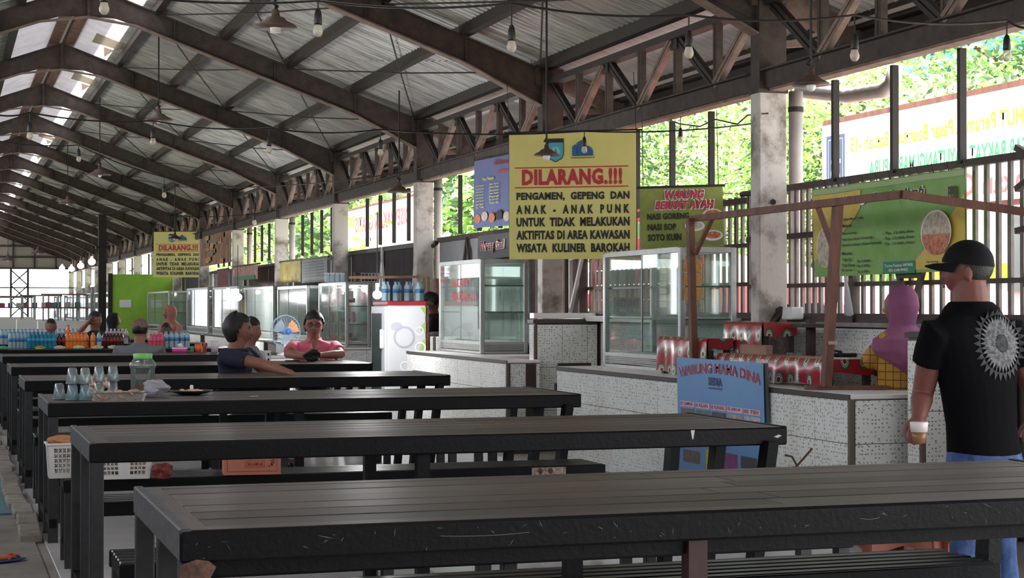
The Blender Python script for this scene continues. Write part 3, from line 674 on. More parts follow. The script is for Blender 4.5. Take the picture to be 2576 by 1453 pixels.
# white chips on the second table
t2 = [o for o in COL.objects if o.name == 'long_table.001'][0]; CH = mt('white_chip', (.78, .78, .76), .7)
MB().add([(2.62, -.0008, .796), (2.64, -.0008, .797), (2.632, -.0008, .755), (2.627, -.0008, .757)], [(0, 1, 2, 3)]).build('paint_chip', CH, t2)
MB().add([(3.03, -.0008, .758), (3.055, -.0008, .768), (3.07, -.0008, .762), (3.05, -.0008, .752)], [(0, 1, 2, 3)]).build('paint_chip', CH, t2)
# sticker strip on the front bench of the third table
b3 = [o for o in COL.objects if o.get('label', '').endswith('in front of the third long table')][0]
MB().box((2.62, -.002, .432), (.20, .003, .045)).build('paper_sticker', mt('sticker_cream', (.72, .66, .60), .7, 0, .8, 60, (.35, .22, .2)), b3)
for x in (2.57, 2.63): MB().ball((x, -.004, .435), (.014, .003, .018), 8, 6).build('printed_face', mt('print_brown', (.35, .25, .22), .8), b3)

# ---------------- tiled counters and partitions ----------------
def counter(label, x0, x1, y0, y1, h, faceX=True, side=True, rows=(.25, .5, .2), top=WHITE, wrow=.40, trim=GROUT):
    t = thing('tiled_counter', label, 'counter', (0, 0, 0), 0, 'white speckled tile counters')
    MB().box(((x0 + x1) / 2, (y0 + y1) / 2, (h - .03) / 2), (x1 - x0, y1 - y0, h - .03)).build('core', GROUT, t)
    MB().box(((x0 + x1) / 2, (y0 + y1) / 2, h - .015), (x1 - x0 + .01, y1 - y0 + .01, .028), bev=.004).build('counter_top', top, t)
    if side: tiled(t, 'y', x0, y0 + .02, y1, 0.01, h - .035, wrow, rows)
    if faceX: tiled(t, 'x', y0, x0 + .02, x1, 0.01, h - .035, wrow, rows)
    MB().box((x0 - .004, y0 - .004, (h - .03) / 2), (.028, .028, h - .03)).build('corner_trim', trim, t)
    MB().box((x0 - .006, (y0 + y1) / 2, h - .018), (.02, y1 - y0, .03)).build('edge_trim', mt('dark_edge_trim', (.22, .19, .18), .6), t)
    return t
TW = mt('counter_white', (.86, .84, .84), .3)
c1 = counter('long speckled-tile counter behind the blue drinks sign, with the big glass case on it', 4.94, 5.45, 8.9, 13.9, .847, top=TW)
c1b = counter('short end piece of the tiled counter, beside the woman in the pink headscarf', 5.46, 5.88, 8.9, 9.3, .845, side=False, top=TW)
c2 = counter('speckled-tile counter under the glass case lettered in red', 4.94, 5.25, 15.27, 18.9, .857, top=TW)
counter('rear part of the counter under the lettered glass case', 5.262, 5.84, 16.6, 18.9, .855, side=False, faceX=False, top=TW)
MB().box((5.16, 15.262, .42), (.10, .01, .80)).build('door_panel', mt('dark_brown_door', (.24, .16, .15), .6), c2)
t = thing('cupboard_door', 'small dark brown wooden door left of the big tiled counter', 'door', (4.96, 13.92, 0))
MB().box((.14, .02, .44), (.30, .03, .86)).build('panel', mt('dark_brown_door', (.24, .16, .15), .6), t); MB().box((-.02, .0, .62), (.05, .03, .16), bev=.01).build('handle', BLK, t)
m = MB(); m.box((.14, .0, .62), (.18, .012, .30)); m.build('inset', mt('brown_inset', (.30, .20, .18), .6), t)
c3 = counter('white tiled counter under the shop display case left of the fridge', 5.0, 5.6, 22.9, 25.3, .80, top=TW)
for i, (a, b) in enumerate(((25.6, 28.0), (28.3, 31.3), (31.8, 35.2), (35.6, 39.3), (39.8, 45.8))):
    MB_ = counter('distant tiled counter, %s beyond the shop display case' % ORD[i], 5.0, 5.55, a, b, .8, side=False, faceX=False, top=TW)
    for j in range(int((b - a) / .8)): MB().box((4.99, a + .4 + .8 * j, .40), (.012, .79, .74)).build('tile', TILE, MB_)
def partition(label, x0, x1, y, h, w=.40, rows=(.40, .40, .4)):
    t = thing('tiled_partition', label, 'partition', (0, 0, 0))
    MB().box(((x0 + x1) / 2, y + .07, h / 2), (x1 - x0, .14, h)).build('core', GROUT, t)
    tiled(t, 'x', y, x0 + .02, x1, 0, h - .05, w, rows); tiled(t, 'y', x0, y + .01, y + .14, 0, h - .05, .14, rows)
    MB().box((x0, y, h / 2 - .03), (.022, .022, h - .06)).build('corner_trim', GROUT, t)
    MB().box(((x0 + x1) / 2 - .01, y + .06, h - .02), (x1 - x0 + .03, .17, .03)).build('cap', mt('dark_edge_trim', (.2, .2, .2)), t)
    return t
pB = partition('tiled partition between the two glass cases, with a white ledge above it', 5.26, 5.88, 15.44, 1.23, .25)
MB().box((5.56, 15.50, 1.262), (.62, .12, .05)).build('ledge', mt('speckled_ledge', (.82, .82, .82), .4), pB)
pA = partition('tiled partition with dark cap at the far right, behind the man in black', 5.26, 5.88, 8.67, 1.207)
pC = partition('narrow tiled partition with dark cap right of the fridge', 5.30, 5.75, 19.1, 1.06)

# ---------------- glass display cases ----------------
def case(label, x0, x1, y0, y1, z0, z1, lt=None, base=.12, mull=1, group='aluminium and glass display cases', shelves=(.36, .68), gl=None, yd=False):
    t = thing('display_case', label, 'display case', (x0, y0, z0), 0, group); w, d, h = x1 - x0, y1 - y0, z1 - z0; gl = gl or GL; p = .045
    for x in (p / 2, w - p / 2):
        for y in (p / 2, d - p / 2): MB().box((x, y, h / 2), (p, p, h), bev=.006).build('corner_post', ALU, t)
    for z, hh in ((h - .02, .04), (base - .012, .024), (.012, .024)):
        for y in (p / 2, d - p / 2): MB().box((w / 2, y, z), (w - 2 * p, p * .9, hh)).build('frame_rail', ALU, t)
        for x in (p / 2, w - p / 2): MB().box((x, d / 2, z), (p * .9, d - 2 * p, hh)).build('frame_rail', ALU, t)
    for k in range(5):
        z = .03 + (base - .05) * (k + .5) / 5; hh = (base - .05) / 5 - .003
        MB().box((w / 2, .012, z), (w - 2 * p, .02, hh), bev=.003).build('ribbed_panel', ALU, t); MB().box((.012, d / 2, z), (.02, d - 2 * p, hh), bev=.003).build('ribbed_panel', ALU, t)
    MB().box((w / 2, d / 2, h - .004), (w - .01, d - .01, .012)).build('top_panel', ALUD, t); MB().box((w / 2, d / 2, base - .004), (w - .06, d - .06, .012)).build('floor_panel', mt('case_floor', (.75, .78, .76), .4), t)
    zc = (base + h) / 2; hg = h - base - .04
    for y in (.02, d - .02): MB().box((w / 2, y, zc), (w - 2 * p, .005, hg)).build('glass_pane', gl, t)
    n = mull + 1
    for i in range(n):
        a = p + (d - 2 * p) * i / n; b = p + (d - 2 * p) * (i + 1) / n
        for x in (.02 + .007 * (i % 2), w - .02): MB().box((x, (a + b) / 2, zc), (.005, b - a - .003, hg)).build('glass_pane', gl, t)
    for s in shelves:
        z = base + (h - base) * s
        MB().box((w / 2, d / 2, z), (w - .06, d - .06, .006)).build('glass_shelf', GL2, t)
        MB().box((w / 2, .029, z), (w - 2 * p, .008, .014)).build('shelf_edge', mt('shelf_edge', (.20, .24, .22), .4), t)
        MB().box((.031, d / 2, z), (.008, d - 2 * p, .014)).build('shelf_edge', mt('shelf_edge', (.20, .24, .22), .4), t)
    for i in range(1, n): MB().box((.024, p + (d - 2 * p) * i / n, zc), (.010, .018, hg)).build('sliding_edge', ALUD, t)
    return t
RL = mt('red_window_lettering', (.52, .08, .11), .7)
def panel_letters(root, s, y0, y1, z0, z1, x=-.003, mat=RL, bold=.03):
    """letters on a face looking along -X; text runs from y0 (far) to y1 (near) as read from the hall"""
    e = letters(s, (0, 0, y0 - y1, z1 - z0), mat, root, z=0, bold=bold)
    e.matrix_local = Matrix(((0, 0, -1, x), (-1, 0, 0, y0), (0, 1, 0, z0), (0, 0, 0, 1))); return e
k1 = case('glass display case with red KATUPAT KANDANGAN lettering', 5.30, 5.82, 17.3, 18.9, .859, 1.84)
def yl(px, x=5.30): return P(px, 700, X=x).y - 17.3
def zl(py, px, x=5.30): return P(px, py, X=x).z - .857
panel_letters(k1, 'KATUPAT', yl(1136), yl(1185), zl(722, 1160), zl(701, 1160), bold=.012); panel_letters(k1, 'KANDANGAN', yl(1136), yl(1198), zl(756, 1166), zl(734, 1166), bold=.012)
panel_letters(k1, 'WAR', yl(1110), yl(1119), zl(683, 1114), zl(672, 1114)); panel_letters(k1, 'ETY', yl(1110), yl(1119), zl(697, 1114), zl(687, 1114)); panel_letters(k1, '07-12', yl(1109), yl(1126), zl(711, 1116), zl(702, 1116))
k2 = case('large empty glass display case on the long counter, with red wooden pole at its corner', 5.30, 5.77, 12.16, 13.78, .847, 1.80, shelves=(.34, .64))
letters('KETUPAT', (.0, .0, .2, .06), mt('faded_red_print', (.62, .42, .42), .6), k2).matrix_local = Matrix(((1, 0, 0, .06), (0, 0, -1, 1.45), (0, 1, 0, .50), (0, 0, 0, 1)))
MB().box((.15, 1.46, .53), (.23, .006, .10)).build('paper_label', mt('pale_label', (.72, .74, .72), .7), k2)
OL = mt('orange_leaflet', (.78, .58, .30), .7, 0, .6, 60, (.42, .30, .2))
for i in range(3): MB().box((.30 if 0 else .10, .006 - .01, .60 + .105 * i), (.10 + .05, .004, .095)).build('leaflet', OL, k2)
for i in range(6):
    MB().box((.40, .75, .55 + .055 * i), (.02, .13, .05)).build('sachet', mt('olive_sachet', (.55, .55, .32), .4, 0, .5, 40), k2); MB().box((.40, 1.25, .52 + .055 * i), (.02, .15, .05)).build('sachet', mt('olive_sachet', (.5, .5, .3)), k2)
rnd = random.Random(11)
def cname(c):
    r, g, b = c
    if max(c) - min(c) < .12: return 'white' if r > .7 else ('grey' if r > .4 else 'dark')
    if r > g and r > b: return 'yellow' if g > .65 else ('pink' if b > .5 else ('brown' if r < .6 else 'red'))
    return 'green' if g > b else 'blue'
def goods(t, w, d, levels, n, seed=1, pal=None, hmax=.16):
    rnd = random.Random(seed); pal = pal or [(.75, .30, .32), (.30, .60, .40), (.85, .70, .35), (.35, .50, .70), (.85, .82, .80), (.55, .35, .25), (.80, .55, .60), (.25, .25, .3)]
    for z in levels:
        for i in range(n):
            h = rnd.uniform(.06, hmax); y = .08 + (d - .16) * (i + .5) / n; x = .09 + rnd.uniform(0, w - .25)
            c = rnd.choice(pal); mm = mt('goods_%d' % pal.index(c) + '_%d' % len(pal), c, .5, 0, .4, 50); k = rnd.random()
            o = None
            if k < .45: o = MB().box((0, 0, h / 2), (.09, (d - .2) / n * .8, h), bev=.006).build('packet', mm)
            elif k < .75: o = MB().lathe([(.035, 0), (.036, h * .8), (.03, h * .85), (.03, h)], n=12).build('jar', mm, smooth=False)
            else: o = MB().lathe([(.03, 0), (.065, h * .4), (.068, h * .45), (.06, h * .44)], n=14).build('bowl', mm)
            o.matrix_world = t.matrix_world @ Matrix.Translation((t.location.x + x, t.location.y + y, t.location.z + z)) if 0 else Matrix.Translation(t.location + Vector((x, y, z)))
            kind = o.name.split('.')[0]
            tag(o, '%s %s, %s along the %s shelf of the %s' % (cname(c), kind, ORD[i], ('lowest', 'middle', 'top')[levels.index(z)], t['short']), kind, 'small goods inside the ' + t['short'])
k3 = case('shop display case crowded with jars and packets, left of the fridge', 5.2, 5.55, 23.2, 25.0, .80, 1.68, mull=2, shelves=(.3, .6), base=.06, gl=GL2)
k3['short'] = 'crowded shop display case'; goods(k3, .35, 1.8, (.075, .33, .60), 11, 3)
DG = glass('dusty_case_glass', (.74, .78, .76), .30, .15, .28, (.45, .50, .48))
k4 = case('dusty grey glass case behind the table fan', 5.15, 5.6, 25.6, 28.0, .8, 1.66, mull=2, gl=DG)
k5 = case('glass case lit by a white lamp, behind the man in navy', 5.15, 5.6, 28.4, 31.2, .8, 1.68, mull=2, gl=DG)
k6 = case('glass case with pots and pink bowls, left of the lit case', 5.15, 5.6, 31.9, 35.1, .8, 1.72, mull=2, gl=GL2); k6['short'] = 'pot-filled case'; goods(k6, .45, 3.2, (.14, .42, .68), 7, 5, hmax=.24)
k7 = case('glass case holding a pink plastic bowl, right of the lime green wall', 5.15, 5.6, 35.8, 39.0, .8, 1.74, mull=2, gl=GL2); k7['short'] = 'case with the pink bowl'; goods(k7, .45, 3.2, (.14, .42, .68), 5, 6, hmax=.24)
k8 = case('small case in front of the lime green wall', 4.9, 5.4, 40.2, 44.5, .8, 1.70, mull=2, gl=GL2)
for i in range(5):
    y = 48.5 + 6 * i
    k = case('distant glass case beyond the green wall, %s one away' % ORD[i], 4.3, 4.9, y, y + 4.6, .8, 1.75, mull=2, gl=GL2, group='far display cases'); k['short'] = '%s case beyond the green wall' % ORD[i]
    goods(k, .5, 4.6, (.14, .5), 5, 20 + i, pal=[(.85, .85, .86), (.45, .5, .6), (.8, .6, .6), (.3, .3, .35)], hmax=.28)
    q = thing('stall_counter', 'pale stall counter beyond the green wall, %s one away' % ORD[i], 'counter', (4.3, y, 0)); MB().box((.35, 2.4, .4), (.75, 4.9, .79)).build('body', WHITE, q); MB().box((.35, 2.4, .785), (.8, 4.95, .02)).build('counter_top', mt('counter_white', (1, 1, 1)), q)
for i, (x, y) in enumerate(((3.0, 56), (2.6, 62), (2.0, 68), (2.3, 76))):
    q = thing('stall_unit', 'pale far stall unit in the glare at the left, %s one away' % ORD[i], 'stall', (x, y, 0)); MB().box((.6, .4, .45), (1.5, .8, .9)).build('counter', WHITE, q)
    for a in (0, .45, .9, 1.3): MB().box((a, .1, 1.3), (.05, .05, .85)).build('post', ALU, q)
    for z in (1.3, 1.72): MB().box((.65, .3, z), (1.4, .5, .04)).build('shelf', (mt('brown_shelf', (.45, .3, .28), .7), mt('dark_grey', (.3, .3, .32)))[i % 2], q)
    for a in range(4): MB().box((.15 + .3 * a, .3, 1.40), (.16, .2, .16)).build('stock', mt('stock_%d' % a, ((.7, .3, .35), (.35, .4, .5), (.75, .7, .7), (.35, .6, .5))[a], .6), q)
t = thing('green_wall', 'bright lime green stall wall with a white notice', 'wall', (4.2, 46.2, 0))
MB().box((1.0, 0, 1.09), (2.0, .1, 2.18)).build('panel', mt('lime_green', (.60, .78, .28), .8, 0, .5, 4, (.50, .68, .25), bump=.3), t); MB().box((.32, -.07, 1.42), (.30, .01, .20)).build('notice', WHITE, t)
MB().box((-.06, -.02, 1.1), (.1, .16, 2.2)).build('post', STEELD, t)
t = thing('dark_post', 'thick dark post left of the lime green wall', 'post', (4.05, 47.5, 0)); MB().box((0, 0, 1.9), (.2, .2, 3.8)).build('shaft', STEELD, t); MB().box((0, 0, 2.9), (.34, .34, .06)).build('collar', STEELD, t)
for c_, e_ in ((Vector((5.38, 24.1, 1.60)), 14), (Vector((5.38, 33.5, 1.64)), 18), (Vector((5.38, 37.4, 1.66)), 14)):
    ld = bpy.data.lights.new('case_tube_light', 'POINT'); ld.energy = e_; ld.shadow_soft_size = .05; lo = bpy.data.objects.new('case_tube_light', ld); COL.objects.link(lo); lo.location = c_
    tube_ = thing('case_lamp', 'slim white lamp strip under the lid of the glass case at %s' % ('the fridge' if c_.y < 30 else ('the pots' if c_.y < 36 else 'the pink bowl')), 'lamp', c_ + Vector((0, 0, .015))); MB().box((0, 0, .0), (.03, .9, .012), bev=.004).build('strip', mt('lit_strip', (1, 1, .97), emit=5), tube_)
# fridge
t = thing('drinks_fridge', 'white fridge with green bubble print on its side and grey glass door', 'fridge', (4.8, 19.25, 0))
MB().box((.225, .35, .68), (.45, .70, 1.36), bev=.012).build('body', mt('fridge_white', (.83, .84, .86), .35), t)
MB().box((.225, .35, 1.385), (.46, .71, .05), bev=.008).build('red_top', mt('fridge_red', (.62, .16, .20), .35), t)
MB().box((-.015, .35, .70), (.03, .66, 1.30), bev=.006).build('door', mt('fridge_white', (1, 1, 1)), t)
MB().box((-.033, .40, .72), (.008, .46, 1.1)).build('glass_pane', mt('dark_door_glass', (.30, .34, .34), .12), t)
MB().box((-.05, .09, .98), (.04, .05, .22), bev=.01).build('handle', WHITE, t)
MB().box((.47, .1, .68), (.03, .16, 1.36)).build('side_board', WOODR, t)
side = ob('side_print', None, t); side.matrix_local = Matrix(((1, 0, 0, 0), (0, 0, -1, -.002), (0, 1, 0, 0), (0, 0, 0, 1)))
LG = mt('fridge_green', (.60, .72, .28), .4, 0, .6, 9, (.78, .84, .6)); LW = mt('bubble_white', (.95, .95, .96), .4); LGY = mt('bubble_grey', (.70, .71, .76), .4)
flat([(.445, .05), (.445, .50), (.38, .56), (.31, .48), (.28, .36), (.32, .25), (.28, .1)], LG, side)
flat([(.445, .56), (.445, .98), (.40, .96), (.37, .85), (.39, .76), (.33, .66), (.37, .58)], LG, side)
flat([(.445, 1.05), (.445, 1.18), (.40, 1.14), (.38, 1.08)], LG, side)
flat([(.445, 1.24), (.445, 1.34), (.38, 1.34)], LG, side)
def ring(cx, cy, r, w, mat, z):
    n = 28; v = []; f = []
    for i in range(n):
        a = 2 * PI * i / n; v += [(cx + r * math.cos(a), cy + r * math.sin(a), z), (cx + (r - w) * math.cos(a), cy + (r - w) * math.sin(a), z)]
    for i in range(n): j = (i + 1) % n; f.append((2 * i, 2 * j, 2 * j + 1, 2 * i + 1))
    me = bpy.data.meshes.new('printed_ring'); me.from_pydata(v, [], f); me.materials.append(mat); return ob('printed_ring', me, side)
for i, (cx, cy, r, w) in enumerate(((.19, 1.0, .125, .022), (.37, 1.07, .05, .012), (.38, .88, .065, .018), (.20, .67, .055, .014), (.33, .62, .095, .022), (.31, .40, .10, .03), (.11, .30, .065, .014), (.20, .20, .08, .018), (.40, .72, .05, .014))): ring(cx, cy, r, w, LW if i % 3 else LGY if i == 0 else LW, .002 + .0006 * i)
flat(oval(.10, 1.12, .07, .05), mt('fridge_shade', (.72, .73, .77), .4), side, z=.0015)
# ---------------- banners and signs ----------------
def wv(a, fx, fy, ph=0): return lambda x, y: a * (math.sin(fx * x + ph) * .6 + math.sin(fy * y + fx * .7 * x + 1 + ph) * .4)
YB = mt('yellow_banner', (.90, .86, .53), .6, 0, .35, 3, (.80, .75, .42), transl=.12); BRD = mt('banner_red', (.72, .12, .20), .6); BK = mt('print_black', (.10, .09, .09), .6)
CY = mt('shield_cyan', (.30, .62, .70), .6); DB = mt('logo_blue', (.12, .35, .55), .6); WP = mt('print_white', (.92, .92, .90), .6)
def dilarang(TL, TR, BL, label):
    f = wv(.008, 5, 3); r, W, H = sheet('prohibition_banner', label, 'banner', TL, TR, BL, YB, f, 30, 30, group='yellow prohibition banners')
    bx = lambda x0, y0, x1, y1: ((x0 - 28) / 742 * W, (1 - (y1 - 40) / 735) * H, (x1 - 28) / 742 * W, (1 - (y0 - 40) / 735) * H)
    def T(s, b, m, **k): letters(s, bx(*b), m, r, z=.004, wave=f, **k)
    T('DILARANG.!!!', (105, 250, 690, 346), BRD, bold=.05)
    for y in (240, 355): flat(rect(*bx(64, y, 728, y + 6)), BRD, r, z=.012)
    for s, y in (('PENGAMEN,  GEPENG  DAN', 388), ('A N A K   -   A N A K   P U N K', 462), ('UNTUK  TIDAK  MELAKUKAN', 535), ('AKTIFITAS DI AREA KAWASAN', 610), ('WISATA  KULINER  BAROKAH', 685)): T(s, (72, y - 2, 732, y + 51), BK, bold=.05)
    sh = [(258, 76), (352, 76), (352, 165), (345, 190), (305, 214), (266, 192), (258, 165)]
    L = lambda p: ((p[0] - 28) / 742 * W, (1 - (p[1] - 40) / 735) * H)
    flat([L(p) for p in sh], BK, r, z=.009); flat([L((305 + (p[0] - 305) * .93, 145 + (p[1] - 145) * .93)) for p in sh], CY, r, z=.0105)
    flat(rect(*bx(258, 76, 352, 100)), BK, r, z=.011); T('BANJAR', (264, 80, 346, 96), WP, bold=.03)
    cx, cy = L((305, 150)); flat(oval(cx, cy, .035 * W / 1.0, .035 * W, 14), mt('pale_cyan', (.5, .75, .78)), r, z=.0112); flat([(cx - .02 * W, cy - .03 * W), (cx + .02 * W, cy - .03 * W), (cx, cy + .03 * W)], mt('shield_green', (.35, .5, .3)), r, z=.0118)
    for a in ([(402, 180), (402, 126), (418, 112), (434, 126), (434, 180)], [(430, 180), (430, 104), (454, 88), (476, 104), (476, 180)], [(470, 180), (470, 118), (500, 124), (522, 150), (522, 180)]): flat([L(p) for p in a], DB, r, z=.010)
    T('PBB', (424, 128, 522, 176), mt('logo_pale', (.45, .68, .78), .6), bold=.02); T('PERUMDA PASAR BAUNTUNG BATUAH', (394, 186, 532, 194), BK, bold=.02)
    hm = MB()
    for x in (0.0, W):
        hm.tube([(x, 0, -.012), (x, H + .02, -.012)], .007, 5)
    hm.build('edge_cord', STEELD, r); MB().tube([(-.05, H + .005, -.012), (W + .05, H + .005, -.012)], .010, 6).build('top_pole', STEELD, r)
    MB().tube([(.0, H, 0), (-.02, H + .5, .0)], .003, 4).build('hang_wire', STEELD, r); MB().tube([(W, H, 0), (W - .02, H + .5, 0)], .003, 4).build('hang_wire', STEELD, r)
    return r
tl, tr_, bl = P(1273, 336, d=15.25), P(1592, 328, d=14.95), P(1284, 652, d=15.25)
bl.x = tl.x + .03; bl.y = tl.y
dilarang(tl, tr_, bl, 'big yellow banner reading DILARANG, hung nearest in front of the second column')
tl, tr_, bl = P(386, 583, d=41.5), P(511, 582, d=41.0), P(386, 697, d=41.5); bl.x, bl.y = tl.x, tl.y
dilarang(tl, tr_, bl, 'small distant yellow DILARANG banner above the lime green wall')
# green stall banner, near bay
f = lambda x, y: .012 * math.sin(9 * x + 3 * y) + .016 * math.exp(-((x - .95) / .35) ** 2) * math.sin(11 * x + 14 * y)
GB = mt('green_banner', (.42, .60, .26), .55, 0, .6, 4, (.52, .68, .38), bump=.4, bs=14); YG = mt('banner_ochre', (.80, .70, .28), .55, 0, .5, 5, (.70, .58, .24))
tl, tr_ = P(2050, 476, X=5.78), P(2428, 432, X=5.78); bl = P(2050, 697, X=5.78)
tr_.z = tl.z + .01; r, W, H = sheet('menu_banner', 'green and yellow Warung Berkat Ayah menu banner tied to the wooden grille', 'banner', tl, tr_, bl, GB, f, 40, 22)
c = lambda x, y: (((x - 74) / (1052 - 74)) * W, (1 - (y - (190 - (x - 74) * .125)) / 565) * H)
def cb(x0, y0, x1, y1): a = c(x0, y1); b = c(x1, y0); xm = (x0 + x1) / 2; yb_ = c(xm, y1)[1]; yt = c(xm, y0)[1]; return (a[0], yb_, b[0], yt)
def grid_print(poly, mat, z=.003, n=1): return flat(poly, mat, r, z=z, wave=f)
def patch(fn, x0, x1, mat, z=.0035, n=14, name='printed_shape'):
    v = []; ff = []
    for i in range(n + 1):
        x = x0 + (x1 - x0) * i / n; lo, hi = fn(x)
        for j in range(7): y = lo + (hi - lo) * j / 6; v.append((x, y, z + f(x, y)))
    for i in range(n):
        for j in range(6): a = i * 7 + j; ff.append((a, a + 7, a + 8, a + 1))
    me = bpy.data.meshes.new(name); me.from_pydata(v, [], ff); me.materials.append(mat); return ob(name, me, r)
patch(lambda x: (H * (.18 + .9 * max(0, x - .02 * W) / W * 1.8), H * .92), .0, W * .36, YG)
patch(lambda x: (H * .03, H * (.03 + .75 * ((x - W * .58) / (W * .42)) ** 1.6)), W * .60, W * .995, YG)
patch(lambda x: (H * .93, H * .985), .0, W, mt('banner_pale_band', (.62, .70, .50), .6), z=.004)
fk = dict(wave=f)
letters('Warung Berkat Ayah', cb(250, 200, 835, 274), WP, r, z=.008, bold=.075, shear=.3, **fk); letters('Warung Berkat Ayah', cb(254, 203, 831, 270), mt('print_maroon', (.25, .12, .12), .6), r, z=.010, bold=.03, shear=.3, **fk)
rows = [('Daftar Menu / Harga', 275, 370, 440), ('Makanan :', 275, 412, 350), ('Nasi Goreng', 275, 460, 378), ('Nasi Sop (Ayam Kampung)', 275, 490, 500), ('Nasi/Soto Banjar (Ayam Kampung)', 275, 522, 565), (': Rp. 12.000,-/Porsi', 580, 440, 750), (': Rp. 12.000,-/Porsi', 580, 472, 750), (': Rp. 12.000,-/Porsi', 580, 504, 750), ('Minuman :', 275, 585, 352), ('Teh Es', 275, 625, 340), ('Teh Panas', 275, 658, 368), ('Es Jeruk', 275, 690, 345), (': Rp. 3.000,-', 380, 625, 488), (': Rp. 2.000,-', 380, 655, 488), (': Rp. 3.000,-', 380, 690, 488)]
for s, x0, y, x1 in rows: letters(s, cb(x0, y - 9, x1, y + 11), BK, r, z=.009, bold=.02, **fk)
GT = mt('teal_green_box', (.16, .50, .38), .6); a = cb(556, 610, 762, 682); patch(lambda x: (a[1], a[3]), a[0], a[2], GT, z=.007)
letters('Terima Pesanan HP/WA', cb(568, 624, 752, 642), WP, r, z=.011, bold=.01, **fk); letters('085-6348-99425', cb(592, 652, 722, 670), WP, r, z=.011, bold=.01, **fk)
FD = mt('food_red', (.62, .26, .20), .6, 0, .9, 40, (.80, .55, .38)); FW = mt('food_pale', (.80, .76, .68), .6, 0, .8, 30, (.5, .42, .34)); PL = mt('plate_white', (.85, .83, .82), .5)
def plate_print(cx, cy, rx, ry, top, bot):
    x, y = c(cx, cy); sx = W / 978; sy = H / 565
    for k, (a_, b_, mat, z) in enumerate(((1.1, 1.08, PL, .006), (1, 1, top, .0075))): 
        q = oval(x, y, rx * sx * a_, ry * sy * b_, 24); flat(q, mat, r, z=z + .004, wave=None).location.z = f(x, y)
    q = [(x + rx * sx * math.cos(t_), y - .01 + ry * sy * math.sin(t_)) for t_ in [PI + PI * i / 12 for i in range(13)]]; flat(q, bot, r, z=.013).location.z = f(x, y)
plate_print(900, 430, 82, 118, FW, FD); plate_print(170, 560, 58, 120, FW, FW)
letters('Nasi Goreng', cb(845, 590, 915, 606), BK, r, z=.012, bold=.02, **fk)
x, y = c(118, 325); flat([(x - .03, y + .05), (x + .03, y + .05), (x + .03, y - .02), (x, y - .06), (x - .03, y - .02)], CY, r, z=.012); letters('BANJAR', (x - .035, y + .055, x + .035, y + .075), BK, r, z=.012, wave=f)
x, y = c(985, 205); letters('PBB', (x - .05, y - .04, x + .05, y + .04), mt('print_maroon', (1, 1, 1)), r, z=.012, bold=.04, wave=f)
hm = MB()
for i in range(12): hm.tube([(W * i / 11.0, H - .005, .0), (W * i / 11.0 + .01, H + .05, .02)], .004, 4)
hm.build('tie_cords', STEELD, r)['kind'] = 'stuff'
# smaller green banner behind the glass case
f = wv(.004, 6, 5); tl, tr_, bl = P(1613, 475, Y=12.75), P(1822, 469, Y=12.55), P(1613, 626, Y=12.75); bl.x, bl.y = tl.x, tl.y
r, W, H = sheet('menu_banner', 'small green WARUNG BERKAT AYAH banner behind the big glass case', 'banner', tl, tr_, bl, mt('olive_banner', (.62, .64, .32), .6, 0, .9, 2.2, (.40, .46, .20), transl=.1), f)
q = lambda x0, y0, x1, y1: ((x0 - 190) / 362 * W, (1 - (y1 - 52) / 265) * H, (x1 - 190) / 362 * W, (1 - (y0 - 52) / 265) * H)
MG = mt('print_magenta', (.72, .16, .28), .6)
for s, b in (('WARUNG', (298, 63, 472, 100)), ('BERKAT AYAH', (254, 108, 514, 146))):
    letters(s, q(b[0] - 3, b[1] - 3, b[2] + 3, b[3] + 3), WP, r, z=.006, bold=.09, shear=.25); letters(s, q(*b), MG, r, z=.009, bold=.05, shear=.25)
for s, b in (('NASI GORENG', (220, 162, 402, 190)), ('NASI SOP', (220, 208, 345, 238)), ('SOTO KUIN', (220, 253, 366, 284))): letters(s, q(*b), BK, r, z=.008, bold=.04)
letters('085634899425', q(385, 292, 530, 306), mt('grey_print', (.5, .5, .45), .6), r, z=.008, bold=.03)
for cx, cy in ((505, 172), (425, 222), (503, 266)):
    x, y = q(cx, cy, cx, cy)[:2]; flat(oval(x, y, .08, .042), PL, r, z=.008); flat(oval(x, y + .004, .062, .028), FD if cy != 222 else FW, r, z=.010)
MB().box((W / 2, H + .01, -.01), (W + .04, .02, .02)).build('top_bar', STEELD, r)
for x in (.03, W - .03): MB().tube([(x, H, -.015), (x + .02, H + .62, -.15)], .003, 4).build('hang_wire', STEELD, r)
# blue menu banner hanging behind the big yellow one
tl, tr_, bl = P(1192, 406, X=5.62), P(1300, 380, X=5.62), P(1196, 573, X=5.62); tr_.z = tl.z - .03; bl.x, bl.y = tl.x, tl.y
r, W, H = sheet('menu_banner', 'purple-blue menu banner partly hidden behind the big yellow banner', 'banner', tl, tr_, bl, mt('violet_blue_banner', (.40, .43, .60), .6, 0, .5, 4, (.34, .37, .54), transl=.12), wv(.01, 5, 4))
letters('Warung', (W * .50, H * .86, W * .95, H * .95), RL, r, z=.014, bold=.04, shear=.2); flat(rect(W * .58, H * .76, W, H * .79), BRD, r, z=.014)
YP = mt('pale_yellow_print', (.72, .72, .48), .6)
letters('Menu Makanan', (W * .24, H * .68, W * .5, H * .73), YP, r, z=.014)
for i in range(8):
    letters(('Nasi Kuning', 'Lontong', 'Nasi Goreng', 'Mie Goreng', 'Soto Banjar', 'Ayam Goreng', 'Ikan Bakar', 'Es Teh')[i], (W * .08, H * (.60 - .045 * i), W * .27, H * (.63 - .045 * i)), YP, r, z=.014)
    if i < 7: letters(('Ayam Geprek', 'Nasi Sop', 'Soto', 'Sate Ayam', 'Pecel', 'Es Jeruk', 'Teh Es')[i], (W * .40, H * (.60 - .045 * i), W * .62, H * (.63 - .045 * i)), YP, r, z=.014)
